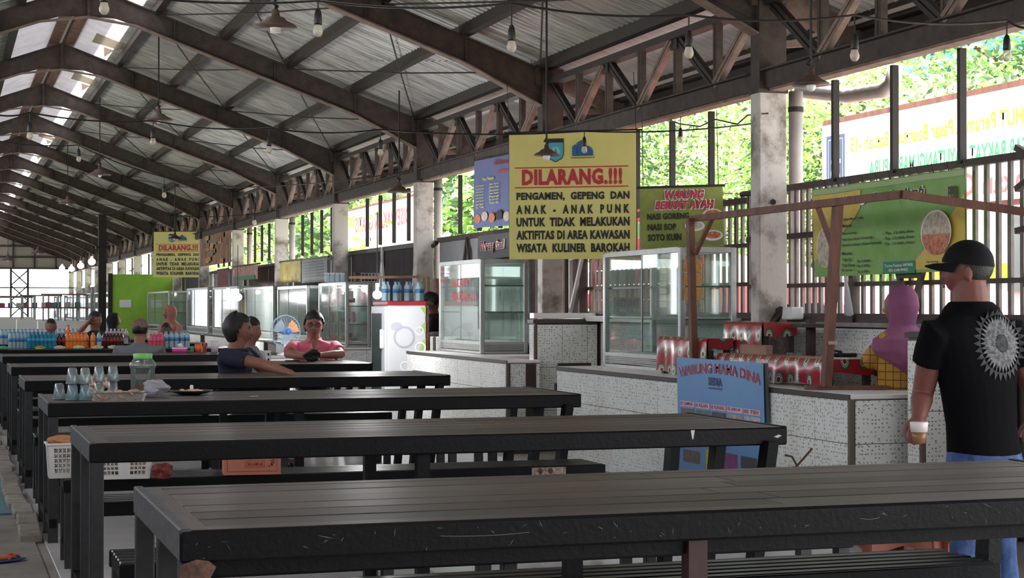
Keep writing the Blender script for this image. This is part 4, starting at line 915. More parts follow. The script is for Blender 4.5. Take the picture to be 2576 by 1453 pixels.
for i in range(5): flat(oval(W * (.12 + .17 * i), H * (.13 + .03 * (i % 2)), W * .075, H * .07), (FD, FW, FD, BK, FW)[i], r, z=.014)
for x in (.02, W - .1): MB().tube([(x, H, 0), (x, H + .14, 0)], .004, 4).build('hang_wire', STEELD, r)
# small dark sign
tl, tr_, bl = P(1203, 594, X=5.66), P(1284, 578, X=5.66), P(1206, 652, X=5.66); tr_.z = tl.z; bl.x, bl.y = tl.x, tl.y
r, W, H = sheet('stall_sign', 'small black sign with red-outlined script lettering above the lettered glass case', 'sign', tl, tr_, bl, mt('black_sign', (.16, .14, .15), .5), wv(.006, 6, 5))
letters('Warung Gaul!', (W * .08, H * .22, W * .86, H * .78), WP, r, z=.010, bold=.06, shear=.2); letters('Warung Gaul!', (W * .09, H * .24, W * .85, H * .76), mt('dark_red_print', (.45, .12, .15), .6), r, z=.013, bold=.01, shear=.2)
# blue drinks sign leaning on the counter
tl, tr_, bl = P(1702, 898, X=4.88), P(1920, 917, X=4.88), P(1702, 1186, X=4.90); tr_.z = tl.z; bl.y = tl.y; bl.z = .13
SB = mt('sky_blue_sign', (.36, .53, .74), .45, 0, .4, 2, (.42, .62, .76))
r, W, H = sheet('drinks_sign', 'blue WARUNG MAMA DINA drinks sign leaning against the tiled counter', 'sign', tl, tr_, bl, SB, None, 2, 2, .012)
arcs = lambda o, k: [setattr(v.co, 'y', v.co.y - k * ((v.co.x - W / 2) / (W / 2)) ** 2 - 0 * v.co.x) for v in o.data.vertices]
PR = mt('print_purple', (.50, .15, .32), .5)
for m_, b_, z_ in ((WP, .11, .002), (PR, .06, .004)):
    arcs(letters('WARUNG MAMA DINA', (W * .03, H * .895, W * .975, H * .975), m_, r, z=z_, bold=b_), .055)
letters('SEDIA', (W * .39, H * .80, W * .55, H * .865), mt('print_navy', (.12, .14, .30), .5), r, z=.003, bold=.05); flat(rect(W * .39, H * .775, W * .55, H * .785), mt('print_navy', (1, 1, 1)), r, z=.003)
ph = [(.45, .40, .38), (.35, .45, .42), (.28, .26, .28), (.68, .62, .60), (.80, .76, .76)]
for i, s in enumerate(('ES CAMPUR', 'ES KELAPA', 'ES KUHUNG', 'ES JERUK', 'ES TEH')):
    x0 = W * (.045 + .187 * i); flat(rect(x0 - .01, H * .615, x0 + W * .165, H * .655), mt('print_pink_pale', (.85, .7, .72), .5), r, z=.002); letters(s, (x0, H * .622, x0 + W * .15, H * .65), PR, r, z=.003, bold=.05)
    flat(rect(x0, H * .40, x0 + W * .165, H * .60), mt('photo_%d' % i, ph[i], .5, 0, .8, 30), r, z=.002)
    if i in (0, 3, 4):
        cc = [(.72, .25, .3), 0, 0, (.90, .52, .22), (.65, .16, .2)][i]
        for k in range(1 if i < 4 else 3): x = x0 + W * (.05 + .045 * k); flat([(x - .012, H * .45), (x + .022, H * .45), (x + .03, H * .54), (x - .02, H * .54)], mt('drink_%d' % i, cc, .4), r, z=.003)
    if i < 2: flat(oval(x0 + W * .085, H * .50, W * .045, H * .05), FW, r, z=.0028)
flat(rect(W * .06, H * .17, W * .26, H * .27), mt('photo_0', (0, 0, 0)), r, z=.002)
for x0, cc in ((.34, (.80, .76, .32)), (.53, (.52, .22, .50)), (.74, (.22, .24, .28))): flat(rect(W * x0, H * .14, W * (x0 + .17), H * .30), mt('pack_' + str(x0), cc, .5, 0, .4, 30), r, z=.002)
letters('TEH', (W * .37, H * .24, W * .47, H * .27), BRD, r, z=.003, bold=.05); flat(rect(W * .78, H * .15, W * .88, H * .21), BRD, r, z=.003)
m = MB()
for x in (0, W): m.box((x, H / 2 - .05, -.02), (.02, H + .1, .02))
m.build('back_frame', ALUD, r)
# mural board and small far banners
def board(px0, py0, px1, py1, X, mat, name, label, cat='banner', zb=None):
    tl = P(px0, py0, X=X); tr2 = P(px1, py0 if py1 is None else py0, X=X); tr2.z = tl.z; b = Vector((tl.x, tl.y, P(px0, py1, X=X).z)); rr = sheet(name, label, cat, tl, tr2, b, mat, wv(.012, 3, 4), 10, 8)
    MB().box((rr[1] / 2, rr[2] + .01, -.01), (rr[1] + .2, .03, .03)).build('top_rail', STEELD, rr[0]); return rr
r, W, H = board(509, 590, 582, 670, 5.66, mt('mural_ochre', (.66, .50, .30), .7, 0, .9, 2.5, (.36, .22, .17)), 'mural_board', 'brown and ochre painted board right of the distant yellow banner', 'board')
for i in range(16):
    rr_ = random.Random(i); x = rr_.uniform(0, W * .7); y = rr_.uniform(0, H * .8); flat(rect(x, y, x + W * .12, y + H * .14), mt('mural_%d' % (i % 4), ((.74, .60, .34), (.40, .48, .46), (.50, .33, .22), (.72, .50, .28))[i % 4], .7), r, z=.02 + .001 * i)
r, W, H = board(590, 672, 650, 706, 5.5, mt('red_cream_banner', (.62, .32, .28), .7, 0, .8, 3, (.75, .66, .60)), 'small_banner', 'small red and cream banner above the lit glass case'); flat(rect(0, 0, W * .9, H * .3), mt('banner_green2', (.30, .50, .36), .7), r, z=.02)
board(548, 680, 572, 730, 5.5, mt('dark_red_banner', (.50, .22, .22), .7, 0, .6, 4), 'small_banner', 'narrow dark red banner left of the red and cream banner')
board(706, 660, 755, 712, 5.5, mt('olive_yellow_banner', (.58, .52, .24), .7, 0, .9, 5, (.35, .30, .16)), 'small_banner', 'crumpled olive yellow banner above the dusty glass case')
r, W, H = board(760, 655, 822, 712, 5.5, mt('grey_notice', (.45, .46, .45), .7, 0, .5, 5), 'menu_board', 'grey leaning menu board left of the jars on the shop case', 'sign')
for i in range(6): flat(rect(W * .1, H * (.85 - .12 * i), W * .85, H * (.88 - .12 * i)), mt('faint_ink', (.30, .32, .32), .7), r, z=.02)
# ---------------- timber stall frame and cloth-covered stand ----------------
t = thing('timber_canopy', 'red-brown timber frame standing on the long counter', 'frame', (0, 0, 0))
zb = 1.975; A_ = Vector((5.10, 11.42, zb)); B_ = Vector((5.10, 8.61, zb)); C_ = Vector((6.35, 8.30, 1.80))
MB().bar(A_ + Vector((0, .08, 0)), B_, .035, .045).build('top_beam', WOODR, t); MB().bar(B_, C_, .035, .045).build('top_beam', WOODR, t)
MB().bar((5.06, 11.43, zb), (5.06, 11.36, .85), .05, .045, (1, 0, 0)).build('pole', WOODR, t)
p_top = Vector((5.14, 9.42, 1.96)); p_bot = Vector((5.16, 9.78, .862))
MB().bar(p_top, Vector((5.08, 9.46, .866)), .055, .05, (1, 0, 0)).build('pole', WOODR, t)
MB().bar((5.11, 11.15, zb), (5.08, 11.38, 1.72), .03, .02).build('corner_brace', WOODR, t); MB().bar((5.14, 9.68, zb), (5.14, 9.48, 1.70), .03, .02).build('corner_brace', WOODR, t)
MB().bar((4.97, 9.52, .860), (5.44, 9.36, .860), .06, .024).build('foot_board', WOODR, t)
MB().box((5.105, 9.45, 1.13), (.06, .07, .02)).build('tape', mt('tape', (.7, .6, .55), .3), t)
# patterned cloth material: red with green-white rings
def clothmat():
    m = bpy.data.materials.new('ring_print_cloth'); m.use_nodes = True; T = m.node_tree; L = T.links.new; b = T.nodes['Principled BSDF']; b.inputs['Roughness'].default_value = .32; b.inputs['Coat Weight'].default_value = .2
    g = T.nodes.new('ShaderNodeNewGeometry'); s = T.nodes.new('ShaderNodeSeparateXYZ'); L(g.outputs[0], s.inputs[0])
    def M(op, *a):
        n = T.nodes.new('ShaderNodeMath'); n.operation = op
        for i, v in enumerate(a):
            if isinstance(v, (int, float)): n.inputs[i].default_value = v
            else: L(v, n.inputs[i])
        return n.outputs[0]
    u = M('MULTIPLY', M('ADD', s.outputs[0], s.outputs[1]), 7.4); v = M('MULTIPLY', s.outputs[2], 7.4)
    row = M('FLOOR', v); u2 = M('ADD', u, M('MULTIPLY', row, .5))
    fu = M('SUBTRACT', M('FRACT', u2), .5); fv = M('SUBTRACT', M('FRACT', v), .5)
    nz = T.nodes.new('ShaderNodeTexNoise'); nz.inputs['Scale'].default_value = 30; L(g.outputs[0], nz.inputs[0])
    dd = M('ADD', M('SQRT', M('ADD', M('POWER', M('MULTIPLY', fu, 1.5), 2), M('POWER', fv, 2))), M('MULTIPLY', M('SUBTRACT', nz.outputs[0], .5), .12))
    cr = T.nodes.new('ShaderNodeValToRGB'); e = cr.color_ramp; e.interpolation = 'CONSTANT'
    R = lin((.62, .12, .17)) + (1,)
    for i, (p, c) in enumerate(((0, (.42, .16, .14)), (.13, (.86, .84, .78)), (.19, (.20, .42, .30)), (.24, (.75, .80, .70)), (.29, (.08, .14, .12)), (.33, (.25, .50, .36)), (.38, (.08, .10, .10)), (.41, (.62, .12, .17)))):
        el = e.elements[i] if i < 2 else e.elements.new(p); el.position = p; el.color = lin(c) + (1,)
    L(dd, cr.inputs[0]); L(cr.outputs[0], b.inputs['Base Color']); return m
CM = clothmat()
def stand(label, x0, x1, y0, y1, z0, z1, drape=True):
    t = thing('cloth_stand', label, 'shelf', (0, 0, 0), 0, 'ring-print cloth covered stands')
    MB().box(((x0 + x1) / 2, (y0 + y1) / 2, z1 - .012), (x1 - x0, y1 - y0, .024)).build('board', WOODD, t)
    for x in (x0 + .03, x1 - .03):
        for y in (y0 + .03, y1 - .03): MB().box((x, y, (z0 + z1) / 2 - .01), (.04, .04, z1 - z0 - .02)).build('leg', WOODD, t)
    v = []; f_ = []; n = 60; xo = x0 - .012
    for i in range(n + 1):
        y = y0 + (y1 - y0) * i / n; wob = .006 * math.sin(17 * y) + .004 * math.sin(41 * y)
        zbm = z0 + .012 + .012 * math.sin(9 * y)
        v += [(x1 - .02, y, z1 + .004), (x0, y, z1 + .005), (xo + wob * .3, y, z1 - .02), (xo + wob - .004, y, (z1 + zbm) / 2), (xo + wob * 1.5 - .006, y, zbm)]
    for i in range(n):
        for j in range(4): a = i * 5 + j; f_.append((a, a + 5, a + 6, a + 1))
    MB().add(v, f_).build('cloth', CM, t, smooth=True)
    m = MB(); v = []
    for i in range(9): x = x0 + (x1 - x0) * i / 8; v += [(x, y0 - .012, z1 + .004), (x, y0 - .014 + .004 * math.sin(20 * x), z1 - .085 - .01 * math.sin(13 * x))]
    m.add(v, [(2 * i, 2 * i + 2, 2 * i + 3, 2 * i + 1) for i in range(8)]).build('cloth_end', CM, t)
    return t
stand('long low stand under red ring-print plastic cloth on the counter', 5.16, 5.48, 9.6, 11.19, .850, 1.02)
stand('middle tier of the cloth-covered stand, left of the long low one', 5.10, 5.29, 11.22, 12.08, .85, 1.12)
stand('small top tier of the cloth-covered stand', 5.32, 5.57, 10.80, 11.40, 1.032, 1.235)
t = thing('wooden_shelf_end', 'dark wooden bracket shelf right of the top cloth tier', 'shelf', (5.55, 10.68, 0)); MB().box((.06, -.02, 1.22), (.22, .18, .025)).build('board', WOODD, t); MB().box((.08, .02, 1.08), (.05, .05, .36)).build('upright', WOODD, t)
tag(MB().box((5.22, 10.70, 1.058), (.05, .40, .065), bev=.003).build('wood_offcut', mt('pale_plank', (.62, .48, .40), .7, 0, .5, 20), None), 'pale wooden board lying on the cloth stand', 'board')
tag(MB().tube([(5.56, 9.60, .96), (5.60, 9.57, 1.0), (5.64, 9.55, .95), (5.60, 9.56, .90), (5.52, 9.57, .87)], .006, 6).build('green_cord', mt('green_cord', (.20, .62, .45), .5)), 'loose green plastic cord hanging at the end of the cloth stand', 'cord')
t = thing('water_tap', 'black water tap on the tiled wall left of the woman', 'tap', (5.86, 10.55, 0)); 
MB().tube([(.03, 0, 1.02), (-.16, -.02, 1.02), (-.20, -.02, .98), (-.21, -.02, .94)], .014, 8).build('spout', BLK, t); MB().bar((-.10, -.02, 1.045), (-.22, -.05, 1.06), .015, .012).build('handle', BLK, t); MB().tube([(-.1, -.02, 1.0), (-.1, -.02, 1.05)], .016, 8).build('valve', BLK, t)
t = thing('power_socket', 'white wall socket with black cable on the tiled wall', 'socket', (5.885, 11.35, .98)); MB().box((-.005, 0, 0), (.02, .07, .07), bev=.006).build('plate', WHITE, t); MB().box((-.03, .01, 0), (.03, .025, .03), bev=.004).build('plug', BLK, t); MB().tube([(-.045, .01, -.01), (-.05, .03, -.06), (-.03, .05, -.1), (-.03, .05, -.16)], .003, 5).build('cable', BLK, t)
tag(MB().box((5.80, 11.30, 1.30), (.10, .16, .09), bev=.008).build('white_box', WHITE), 'small white box on the sill at the foot of the nearest column', 'box')
# hanging white plastic bag on the second pole
v = []; f_ = []; n = 14
for j, (z, rr_) in enumerate(((1.54, .003), (1.50, .006), (1.46, .010), (1.40, .013), (1.34, .018), (1.30, .020), (1.29, .006))):
    for i in range(n): a = 2 * PI * i / n; q = rr_ * (1 + .45 * (i % 2) + .15 * math.sin(3 * a + j)); v.append((5.20 + q * math.cos(a) + .005 * j, 9.44 + q * math.sin(a), z))
for j in range(6):
    for i in range(n): f_.append((j * n + i, j * n + (i + 1) % n, (j + 1) * n + (i + 1) % n, (j + 1) * n + i))
tag(MB().add(v, f_).build('plastic_bag', mt('white_plastic_film', (.86, .86, .88), .25, transl=.5), smooth=True), 'white plastic bag hanging beside the right timber pole', 'bag')
t = thing('picture_frame', 'small dark picture frame on the sill at the far right', 'picture frame', (5.83, 8.20, 1.25), PI / 2 - .7)
MB().box((0, 0, .10), (.16, .015, .20), bev=.003).build('frame', WOODD, t); MB().box((0, .009, .10), (.12, .004, .155)).build('picture', mt('photo_green', (.50, .55, .50), .3, 0, .7, 40, (.75, .72, .68)), t); MB().box((0, -.009, .10), (.12, .004, .155)).build('picture', mt('photo_green', (.5, .5, .5)), t)
# ---------------- lamps, bulbs and wires ----------------
SHD = mt('lamp_shade_brown', (.38, .30, .27), .5, 0, .5, 20); SHI = mt('lamp_shade_inside', (.80, .82, .80), .5)
BG = glass('bulb_glass', (.95, .90, .82), 1.3, .05, .45, (.85, .78, .66)); SK = mt('black_socket', (.07, .06, .06), .45)
def pendant(p, r, top, label, bulb='cfl', on=0):
    t = thing('pendant_lamp', label, 'lamp', p, 0, 'metal shade pendant lamps')
    MB().lathe([(r, 0), (r * .93, r * .10), (r * .55, r * .30), (r * .40, r * .45), (r * .20, r * .52), (r * .16, r * .80), (r * .10, r * .86)], n=28).build('shade', SHD, t, smooth=True)
    MB().lathe([(r * .985, .001), (r * .90, r * .085), (r * .50, r * .27), (.001, r * .28)], n=28).build('shade_lining', SHI, t, smooth=True)
    MB().tube([(0, 0, r * .8), (0, 0, top - p[2])], .009, 6).build('rod', SK, t)
    MB().tube([(0, 0, r * .8), (.02, 0, r * 1.0), (-.02, 0, r * 1.1), (0, 0, r * 1.25)], .012, 6).build('hook', SK, t)
    if bulb == 'cfl': MB().lathe([(r * .24, -r * .22), (r * .25, r * .1), (r * .2, r * .24)], n=16).build('bulb', mt('white_cfl', (.93, .94, .93), .4), t, smooth=True)
    else: MB().ball((0, 0, -.01), .03).build('bulb', mt('white_cfl', (1, 1, 1)), t, smooth=True)
zr_ = lambda p: zr(p.x) + .02
for (px, py, d, r, lb) in ((693, 70, 14.7, .185, 'brown metal pendant lamp with white tube bulb at top centre-left'), (399, 303, 22, .18, 'brown pendant lamp on a long rod left of centre in the roof'), (251, 440, 29, .19, 'dark pendant lamp in the distance lower left of the long-rod lamp'), (170, 512, 37, .19, 'far pendant lamp low at the left'), (1375, 391, 14.2, .108, 'small pendant lamp hanging in front of the yellow DILARANG banner'), (2040, 214, 10.6, .118, 'pendant lamp with white underside right of the nearest column'), (1004, 484, 20.5, .15, 'dark pendant lamp left of the third column'), (440, 600, 38, .15, 'tiny pendant lamp in front of the distant yellow banner'), (96, 637, 56, .25, 'tiny far pendant lamp before the gable, upper one'), (20, 655, 62, .25, 'tiny far pendant lamp before the gable, at the left edge')):
    p = P(px, py, d=d); pendant(p, r, min(zr_(p), 9), lb, 'cfl' if d < 16 and r > .15 else 'ball')
def bulb(p, wz, label, s=1, grp='bare bulbs on the sagging wires', on=0):
    t = thing('hanging_bulb', label, 'bulb', p, 0, grp)
    MB().lathe([(.004, .115 * s), (.012 * s, .105 * s), (.018 * s, .085 * s), (.021 * s, .04 * s), (.019 * s, .03 * s)], n=12).build('socket', SK, t, smooth=True)
    MB().lathe([(.001, -.030 * s), (.014 * s, -.026 * s), (.023 * s, -.012 * s), (.025 * s, .003 * s), (.019 * s, .022 * s), (.016 * s, .035 * s)], n=16).build('bulb', BG if not on else mt('lit_bulb', (1, .98, .93), emit=on), t, smooth=True)
    MB().tube([(0, 0, .11 * s), (0, 0, max(.13, wz - p[2]))], .004, 5).build('cord', SK, t)
def wire(pts, label, r=.0065, sag=.06):
    pts = [Vector(p) for p in pts]; out = []
    for a, b in zip(pts, pts[1:]):
        for i in range(8): q = i / 8; out.append(a.lerp(b, q) - Vector((0, 0, sag * 4 * q * (1 - q))))
    out.append(pts[-1]); m = MB().tube(out, r, 5)
    tag(m.build('electric_wire', SK), label, 'wire', 'sagging electric wires')
def wireset(Y, xs, ys, wys, ends, name, s=1.0, wz=None):
    w = []
    for i, (x, y) in enumerate(zip(xs, ys)):
        p = P(x, y, Y=Y[i]); q = P(x, wys[i], Y=Y[i]); bulb(p, q.z, '%s bare bulb from the left on the %s wire' % (ORD[i], name), s); w.append(q)
    a = P(*ends[0][:2], Y=ends[0][2]); b = P(*ends[1][:2], Y=ends[1][2]); wire([a] + w + [b], 'black wire sagging across the hall, %s' % name, sag=.03)
wireset([8.6, 8.5, 8.4, 8.2, 8.0, 7.9], [262, 800, 1287, 1733, 2150, 2533], [22, 78, 118, 133, 140, 141], [-20, 2, 8, 38, 38, 52], [(-60, -25, 8.6), (2620, 60, 7.8)], 'nearest')
wireset([13, 12.9, 12.8, 12.7, 12.6], [75, 385, 677, 957, 1470], [342, 357, 377, 384, 377], [283, 303, 322, 326, 330], [(-40, 279, 13), (1900, 310, 12.4)], 'second nearest', .9)
wireset([19, 19, 19], [198, 413, 640], [400, 491, 560], [365, 445, 470], [(-30, 350, 19), (1030, 430, 19)], 'third nearest', 1.0)
wire([P(-20, 520, Y=27), P(330, 530, Y=27), P(700, 528, Y=27)], 'thin far wire low over the tables', .006, .1)
p = P(1712, 352, X=5.75); bulb(p, p.z + .2, 'bare bulb outside the window bars left of the nearest column', .9, None)
tag(MB().tube([P(1680, 300, X=5.8), P(1712, 312, X=5.75), P(1760, 318, X=5.75), P(1800, 300, X=5.75), P(1835, 308, X=5.75), P(1855, 312, X=5.75), P(1880, 290, X=5.75), P(1932, 285, X=5.6)], .006, 5).build('loose_cable', SK), 'loose black cable drooping left of the nearest column', 'wire')
# long thin drop rods for lamps seen in the roof
for i, (px, d) in enumerate(((1373, 14.2), (1000, 20.5), (778, 25), (180, 26))):
    pass
# lit lamps in the distance
LIT = mt('lit_lamp', (1, .99, .96), emit=14)
def lit(p, r, label, e=True, sy=1):
    t = thing('lit_lamp', label, 'lamp', p, 0, 'lit white stall lamps'); MB().ball((0, 0, 0), (r, r, r * .9)).build('bulb', LIT, t, smooth=True); MB().tube([(0, 0, r * .7), (0, 0, r * .7 + .09)], r * .35, 8).build('socket', WHITE, t); MB().tube([(0, 0, r * .7 + .09), (0, 0, .9)], .006, 4).build('cord', SK, t)
lit(P(949, 741, d=19.0), .052, 'glowing round bulb hanging left of the fridge'); lit(P(574, 745, d=29.5), .075, 'left one of two glowing lamps in the lit glass case'); lit(P(598, 747, d=30.2), .075, 'right one of two glowing lamps in the lit glass case')
for i, (x, y) in enumerate(((231, 658), (203, 668), (180, 676), (156, 674))): lit(P(x, y, d=52 + 6 * i), .11, 'far glowing lamp left of the green wall, %s from the right' % ORD[i])
for x, y, d in ((949, 741, 18.6), (585, 745, 29)):
    ld = bpy.data.lights.new('bulb_light', 'POINT'); ld.energy = 45; ld.shadow_soft_size = .06; lo = bpy.data.objects.new('bulb_light', ld); COL.objects.link(lo); lo.location = P(x, y, d=d) + Vector((-.12, 0, -.02))
# ---------------- things on the third table ----------------
ZT3 = .8005
GLS = glass('glass_tumbler', (.90, .95, .96), 1.6, .04, .14, (.7, .78, .8)); GLB = glass('blue_tumbler', (.80, .92, .96), 1.6, .04, .2, (.55, .75, .82))
def tumbler(p, label, m, s=1):
    t = thing('drinking_glass', label, 'glass', p, random.uniform(0, 3), 'upturned drinking glasses on the third table')
    n = 20; v = []; f = []
    prof = [(.036, 0), (.0375, .006), (.024, .090), (.020, .094), (.001, .094)]
    MB().lathe([(r * s, z * s) for r, z in prof], n=n).build('cup', m, t, smooth=True)
    MB().lathe([(.0345 * s, .001), (.0225 * s, .084 * s), (.001, .085 * s)], n=n).build('inner_wall', m, t, smooth=True)
    MB().lathe([(.0375 * s, 0), (.0385 * s, .003), (.0375 * s, .007)], n=n).build('rim', m, t, smooth=True)
bt = [(149, 1004), (182, 1006), (214, 1006), (249, 1000), (284, 998)]
for i, (x, y) in enumerate(bt):
    tumbler(P(x, y, Z=ZT3), 'upturned ribbed glass, %s from the left in the bottom row' % ORD[i], GLB if i in (1, 2) else GLS)
tops = [(183, 965, 1), (216, 965, 2), (252, 961, 3), (285, 960, 4)]
for i, (x, y, k) in enumerate(tops):
    b = P(*bt[k], Z=ZT3); tumbler(b + Vector((0, 0, .0955)), 'upturned glass stacked on top, %s from the left in the upper row' % ORD[i], GLS)
tg = glass('jar_plastic', (.88, .90, .88), 1.4, .06, .12, (.62, .66, .64))
t = thing('storage_jar', 'big clear plastic jar with light green screw lid on the third table', 'jar', P(359, 984, Z=ZT3))
MB().lathe([(.062, 0), (.076, .012), (.078, .145), (.083, .155), (.083, .180), (.078, .188), (.056, .215), (.053, .226)], n=28).build('body', tg, t, smooth=True)
MB().lathe([(.060, .212), (.061, .216), (.061, .240), (.057, .246), (.001, .246)], n=28).build('lid', mt('light_green_lid', (.50, .78, .42), .45), t, smooth=True)
MB().lathe([(.084, .154), (.0855, .167), (.084, .181)], n=28).build('jar_band', GLS, t, smooth=True)
MB().ball((-.02, -.03, .03), (.035, .02, .025)).build('food_remnant', mt('biscuit', (.72, .48, .22), .8, 0, .4, 40), t, smooth=True)
t = thing('food_tray', 'clear plastic box of pinkish crackers at the front edge of the third table', 'container', P(299, 1009, Z=ZT3), .0)
m = MB(); MB().prism([(-.135, 0), (.135, 0), (.155, .052), (-.155, .052)], -.06, .06).build('tray', glass('tray_plastic', (.86, .84, .82), 1.2, .1, .25, (.75, .70, .66)), t)
MB().box((0, 0, .053), (.325, .135, .006), bev=.003).build('rim', GLS, t)
CRK = mt('pink_cracker', (.80, .62, .52), .8, 0, .7, 50, (.66, .46, .38)); rnd = random.Random(4); m = MB()
for i in range(46):
    M_ = Matrix.Rotation(rnd.uniform(0, 3), 3, 'Z') @ Matrix.Rotation(rnd.uniform(-1, 1), 3, 'X'); m.ball((rnd.uniform(-.12, .12), rnd.uniform(-.045, .045), rnd.uniform(.012, .055)), (.032, .024, .007), 9, 6, M_)
m.build('crackers', CRK, t)['kind'] = 'stuff'
def crumple(name, label, cat, p, rx, ry, rz_, mat, seed, group=None, amp=.8):
    rnd = random.Random(seed); m = MB().ball((0, 0, rz_), (rx, ry, rz_), 22, 14); v = []
    ks = [(Vector((rnd.gauss(0, 1), rnd.gauss(0, 1), rnd.gauss(0, 1))).normalized(), rnd.uniform(-amp, amp * .6)) for _ in range(34)]
    for a in m.v:
        c = Vector(a) - Vector((0, 0, rz_)); n = Vector((c.x / rx, c.y / ry, c.z / rz_)); n.normalize(); s = 1 + sum(w * max(0, n.dot(k) - .80) * 5 * .5 for k, w in ks) + rnd.uniform(-.05, .05)
        q = c * s; q.z = max(q.z, -rz_ * .99); v.append(tuple(q + Vector((0, 0, rz_))))
    m.v = v; return tag(m.build(name, mat, None, p), label, cat, group)
crumple('plastic_bag', 'crumpled translucent plastic bag leaning on the clear jar', 'bag', P(392, 998, Z=ZT3), .085, .055, .058, mt('grey_film', (.74, .73, .77), .22, 0, .5, 30, (.62, .60, .65), transl=.3), 3)
crumple('food_bag', 'pinkish bag of food behind the stacked glasses', 'bag', P(240, 992, Z=ZT3), .09, .05, .062, mt('pink_food_bag', (.78, .56, .48), .4, 0, .7, 20, (.86, .76, .72)), 8)
t = thing('dinner_plate', 'dark plate with leftover food on the third table', 'plate', P(480, 992, Z=ZT3)); MB().lathe([(.06, 0), (.10, .010), (.134, .024), (.130, .028), (.095, .016), (.001, .012)], n=36).build('plate', mt('dark_plate', (.10, .10, .11), .25), t, smooth=True)
m = MB(); rnd = random.Random(9)
for i in range(26): m.ball((rnd.uniform(-.07, .06), rnd.uniform(-.04, .04), .018 + rnd.uniform(0, .012)), (.016, .012, .008), 7, 5)
m.build('leftovers', mt('leftover_food', (.72, .52, .42), .8, 0, .8, 60, (.88, .80, .74)), t)['kind'] = 'stuff'
MB().box((.005, 0, .045), (.022, .012, .03), bev=.006).build('napkin', WHITE, t)
tag(MB().box((0, 0, .002), (.05, .02, .004), bev=.001).build('paper_scrap', mt('cream_scrap', (.80, .76, .66), .8), None, P(640, 997, Z=ZT3)), 'tiny cream paper scrap on the third table', 'paper')
# ---------------- basket, box and bags on the bench between the second and third table ----------------
ZB = .4645
def basket(label, p, w, d, h, rz=0):
    t = thing('plastic_basket', label, 'basket', p, rz); WPm = mt('white_basket_plastic', (.85, .84, .83), .4); k = .86
    # walls: solid border, with grids of openings between thin strips
    for sx, L_, off, ax in ((-1, w, d / 2, 'x'), (1, w, d / 2, 'x'), (-1, d, w / 2, 'y'), (1, d, w / 2, 'y')):
        m = MB(); T = .003
        def q(a0, a1, z0, z1):
            pts = []
            for z in (z0, z1):
                s = k + (1 - k) * z / h
                for a in (a0, a1): pts.append((a * s, sx * off * s, z) if ax == 'x' else (sx * off * s, a * s, z))
            nrm = (0, -sx * T, 0) if ax == 'x' else (-sx * T, 0, 0); pp = [pts[0], pts[1], pts[3], pts[2]]
            qq = [(a[0] + nrm[0], a[1] + nrm[1], a[2]) for a in pp]; m.add(pp + qq, [(0, 1, 2, 3), (7, 6, 5, 4), (0, 4, 5, 1), (1, 5, 6, 2), (2, 6, 7, 3), (3, 7, 4, 0)])
        q(-L_ / 2, L_ / 2, 0, h * .16); q(-L_ / 2, L_ / 2, h * .88, h)
        nb = max(1, int(L_ / .10)); bw = L_ / nb
        for b in range(nb):
            a = -L_ / 2 + bw * b; q(a, a + bw * .22, h * .16, h * .88); q(a + bw * .78, a + bw, h * .16, h * .88)
            for c_ in range(1, 4): x = a + bw * .22 + bw * .56 * c_ / 4; q(x - .003, x + .003, h * .16, h * .88)
            for r_ in range(1, 5): z = h * (.16 + .72 * r_ / 5); q(a + bw * .22, a + bw * .78, z - .004, z + .004)
        m.build('side_wall', WPm, t)
    MB().box((0, 0, .004), (w * k, d * k, .006)).build('bottom', WPm, t)
    m = MB()
    for y in (-d / 2, d / 2): m.box((0, y, h), (w + .02, .014, .012), bev=.003)
    for x in (-w / 2, w / 2): m.box((x, 0, h), (.014, d + .02, .012), bev=.003)
    m.build('rim', WPm, t); return t
pb = P(162, 1203, Z=ZB); pb2 = P(315, 1205, Z=ZB)
basket('tall white lattice basket with brown paper, at the left end of the bench', Vector((pb.x - .01, pb.y + .09, ZB)), .15, .17, .175)
b2 = basket('long white lattice basket on the bench under the second table', Vector((pb2.x, pb2.y + .08, ZB)), .30, .16, .15, -.06)
crumple('brown_paper', 'crumpled brown wrapping paper sticking out of the tall white basket', 'paper', Vector((pb.x, pb.y + .09, ZB + .15)), .085, .06, .035, mt('brown_paper', (.72, .50, .33), .8, 0, .4, 20, (.6, .38, .25)), 12)
crumple('basket_contents', 'brown packets piled in the long white basket', 'packet', Vector((pb2.x, pb2.y + .08, ZB + .012)), .115, .055, .055, mt('brown_packets', (.60, .42, .32), .6, 0, .8, 25, (.8, .7, .62)), 13)
crumple('net_bag', 'red-brown net bag hanging at the right end of the long white basket', 'bag', Vector((P(383, 1190, Z=ZB).x + .02, pb2.y - .02, ZB)), .065, .035, .045, mt('maroon_net', (.42, .14, .12), .35, 0, .8, 60, (.62, .28, .24), transl=.2), 14)
pc = P(640, 1194, Z=ZB); t = thing('cardboard_box', 'orange-brown cardboard carton printed 24 x 600 ml on the bench', 'box', Vector((pc.x, pc.y + .10, ZB)), -.12)
KB = mt('carton', (.74, .46, .37), .8, 0, .3, 10, (.66, .40, .32)); KP = mt('carton_print', (.60, .16, .16), .8); KD = mt('carton_dark', (.30, .18, .20), .8)
MB().box((0, 0, .11), (.30, .20, .22), bev=.003).build('carton', KB, t)
s_ = ob('print_face', None, t); s_.matrix_local = Matrix(((1, 0, 0, -.15), (0, 0, -1, -.1012), (0, 1, 0, 0), (0, 0, 0, 1)))
letters('24 x 600 ml', (.125, .048, .205, .068), KP, s_, z=.0005, bold=.05)
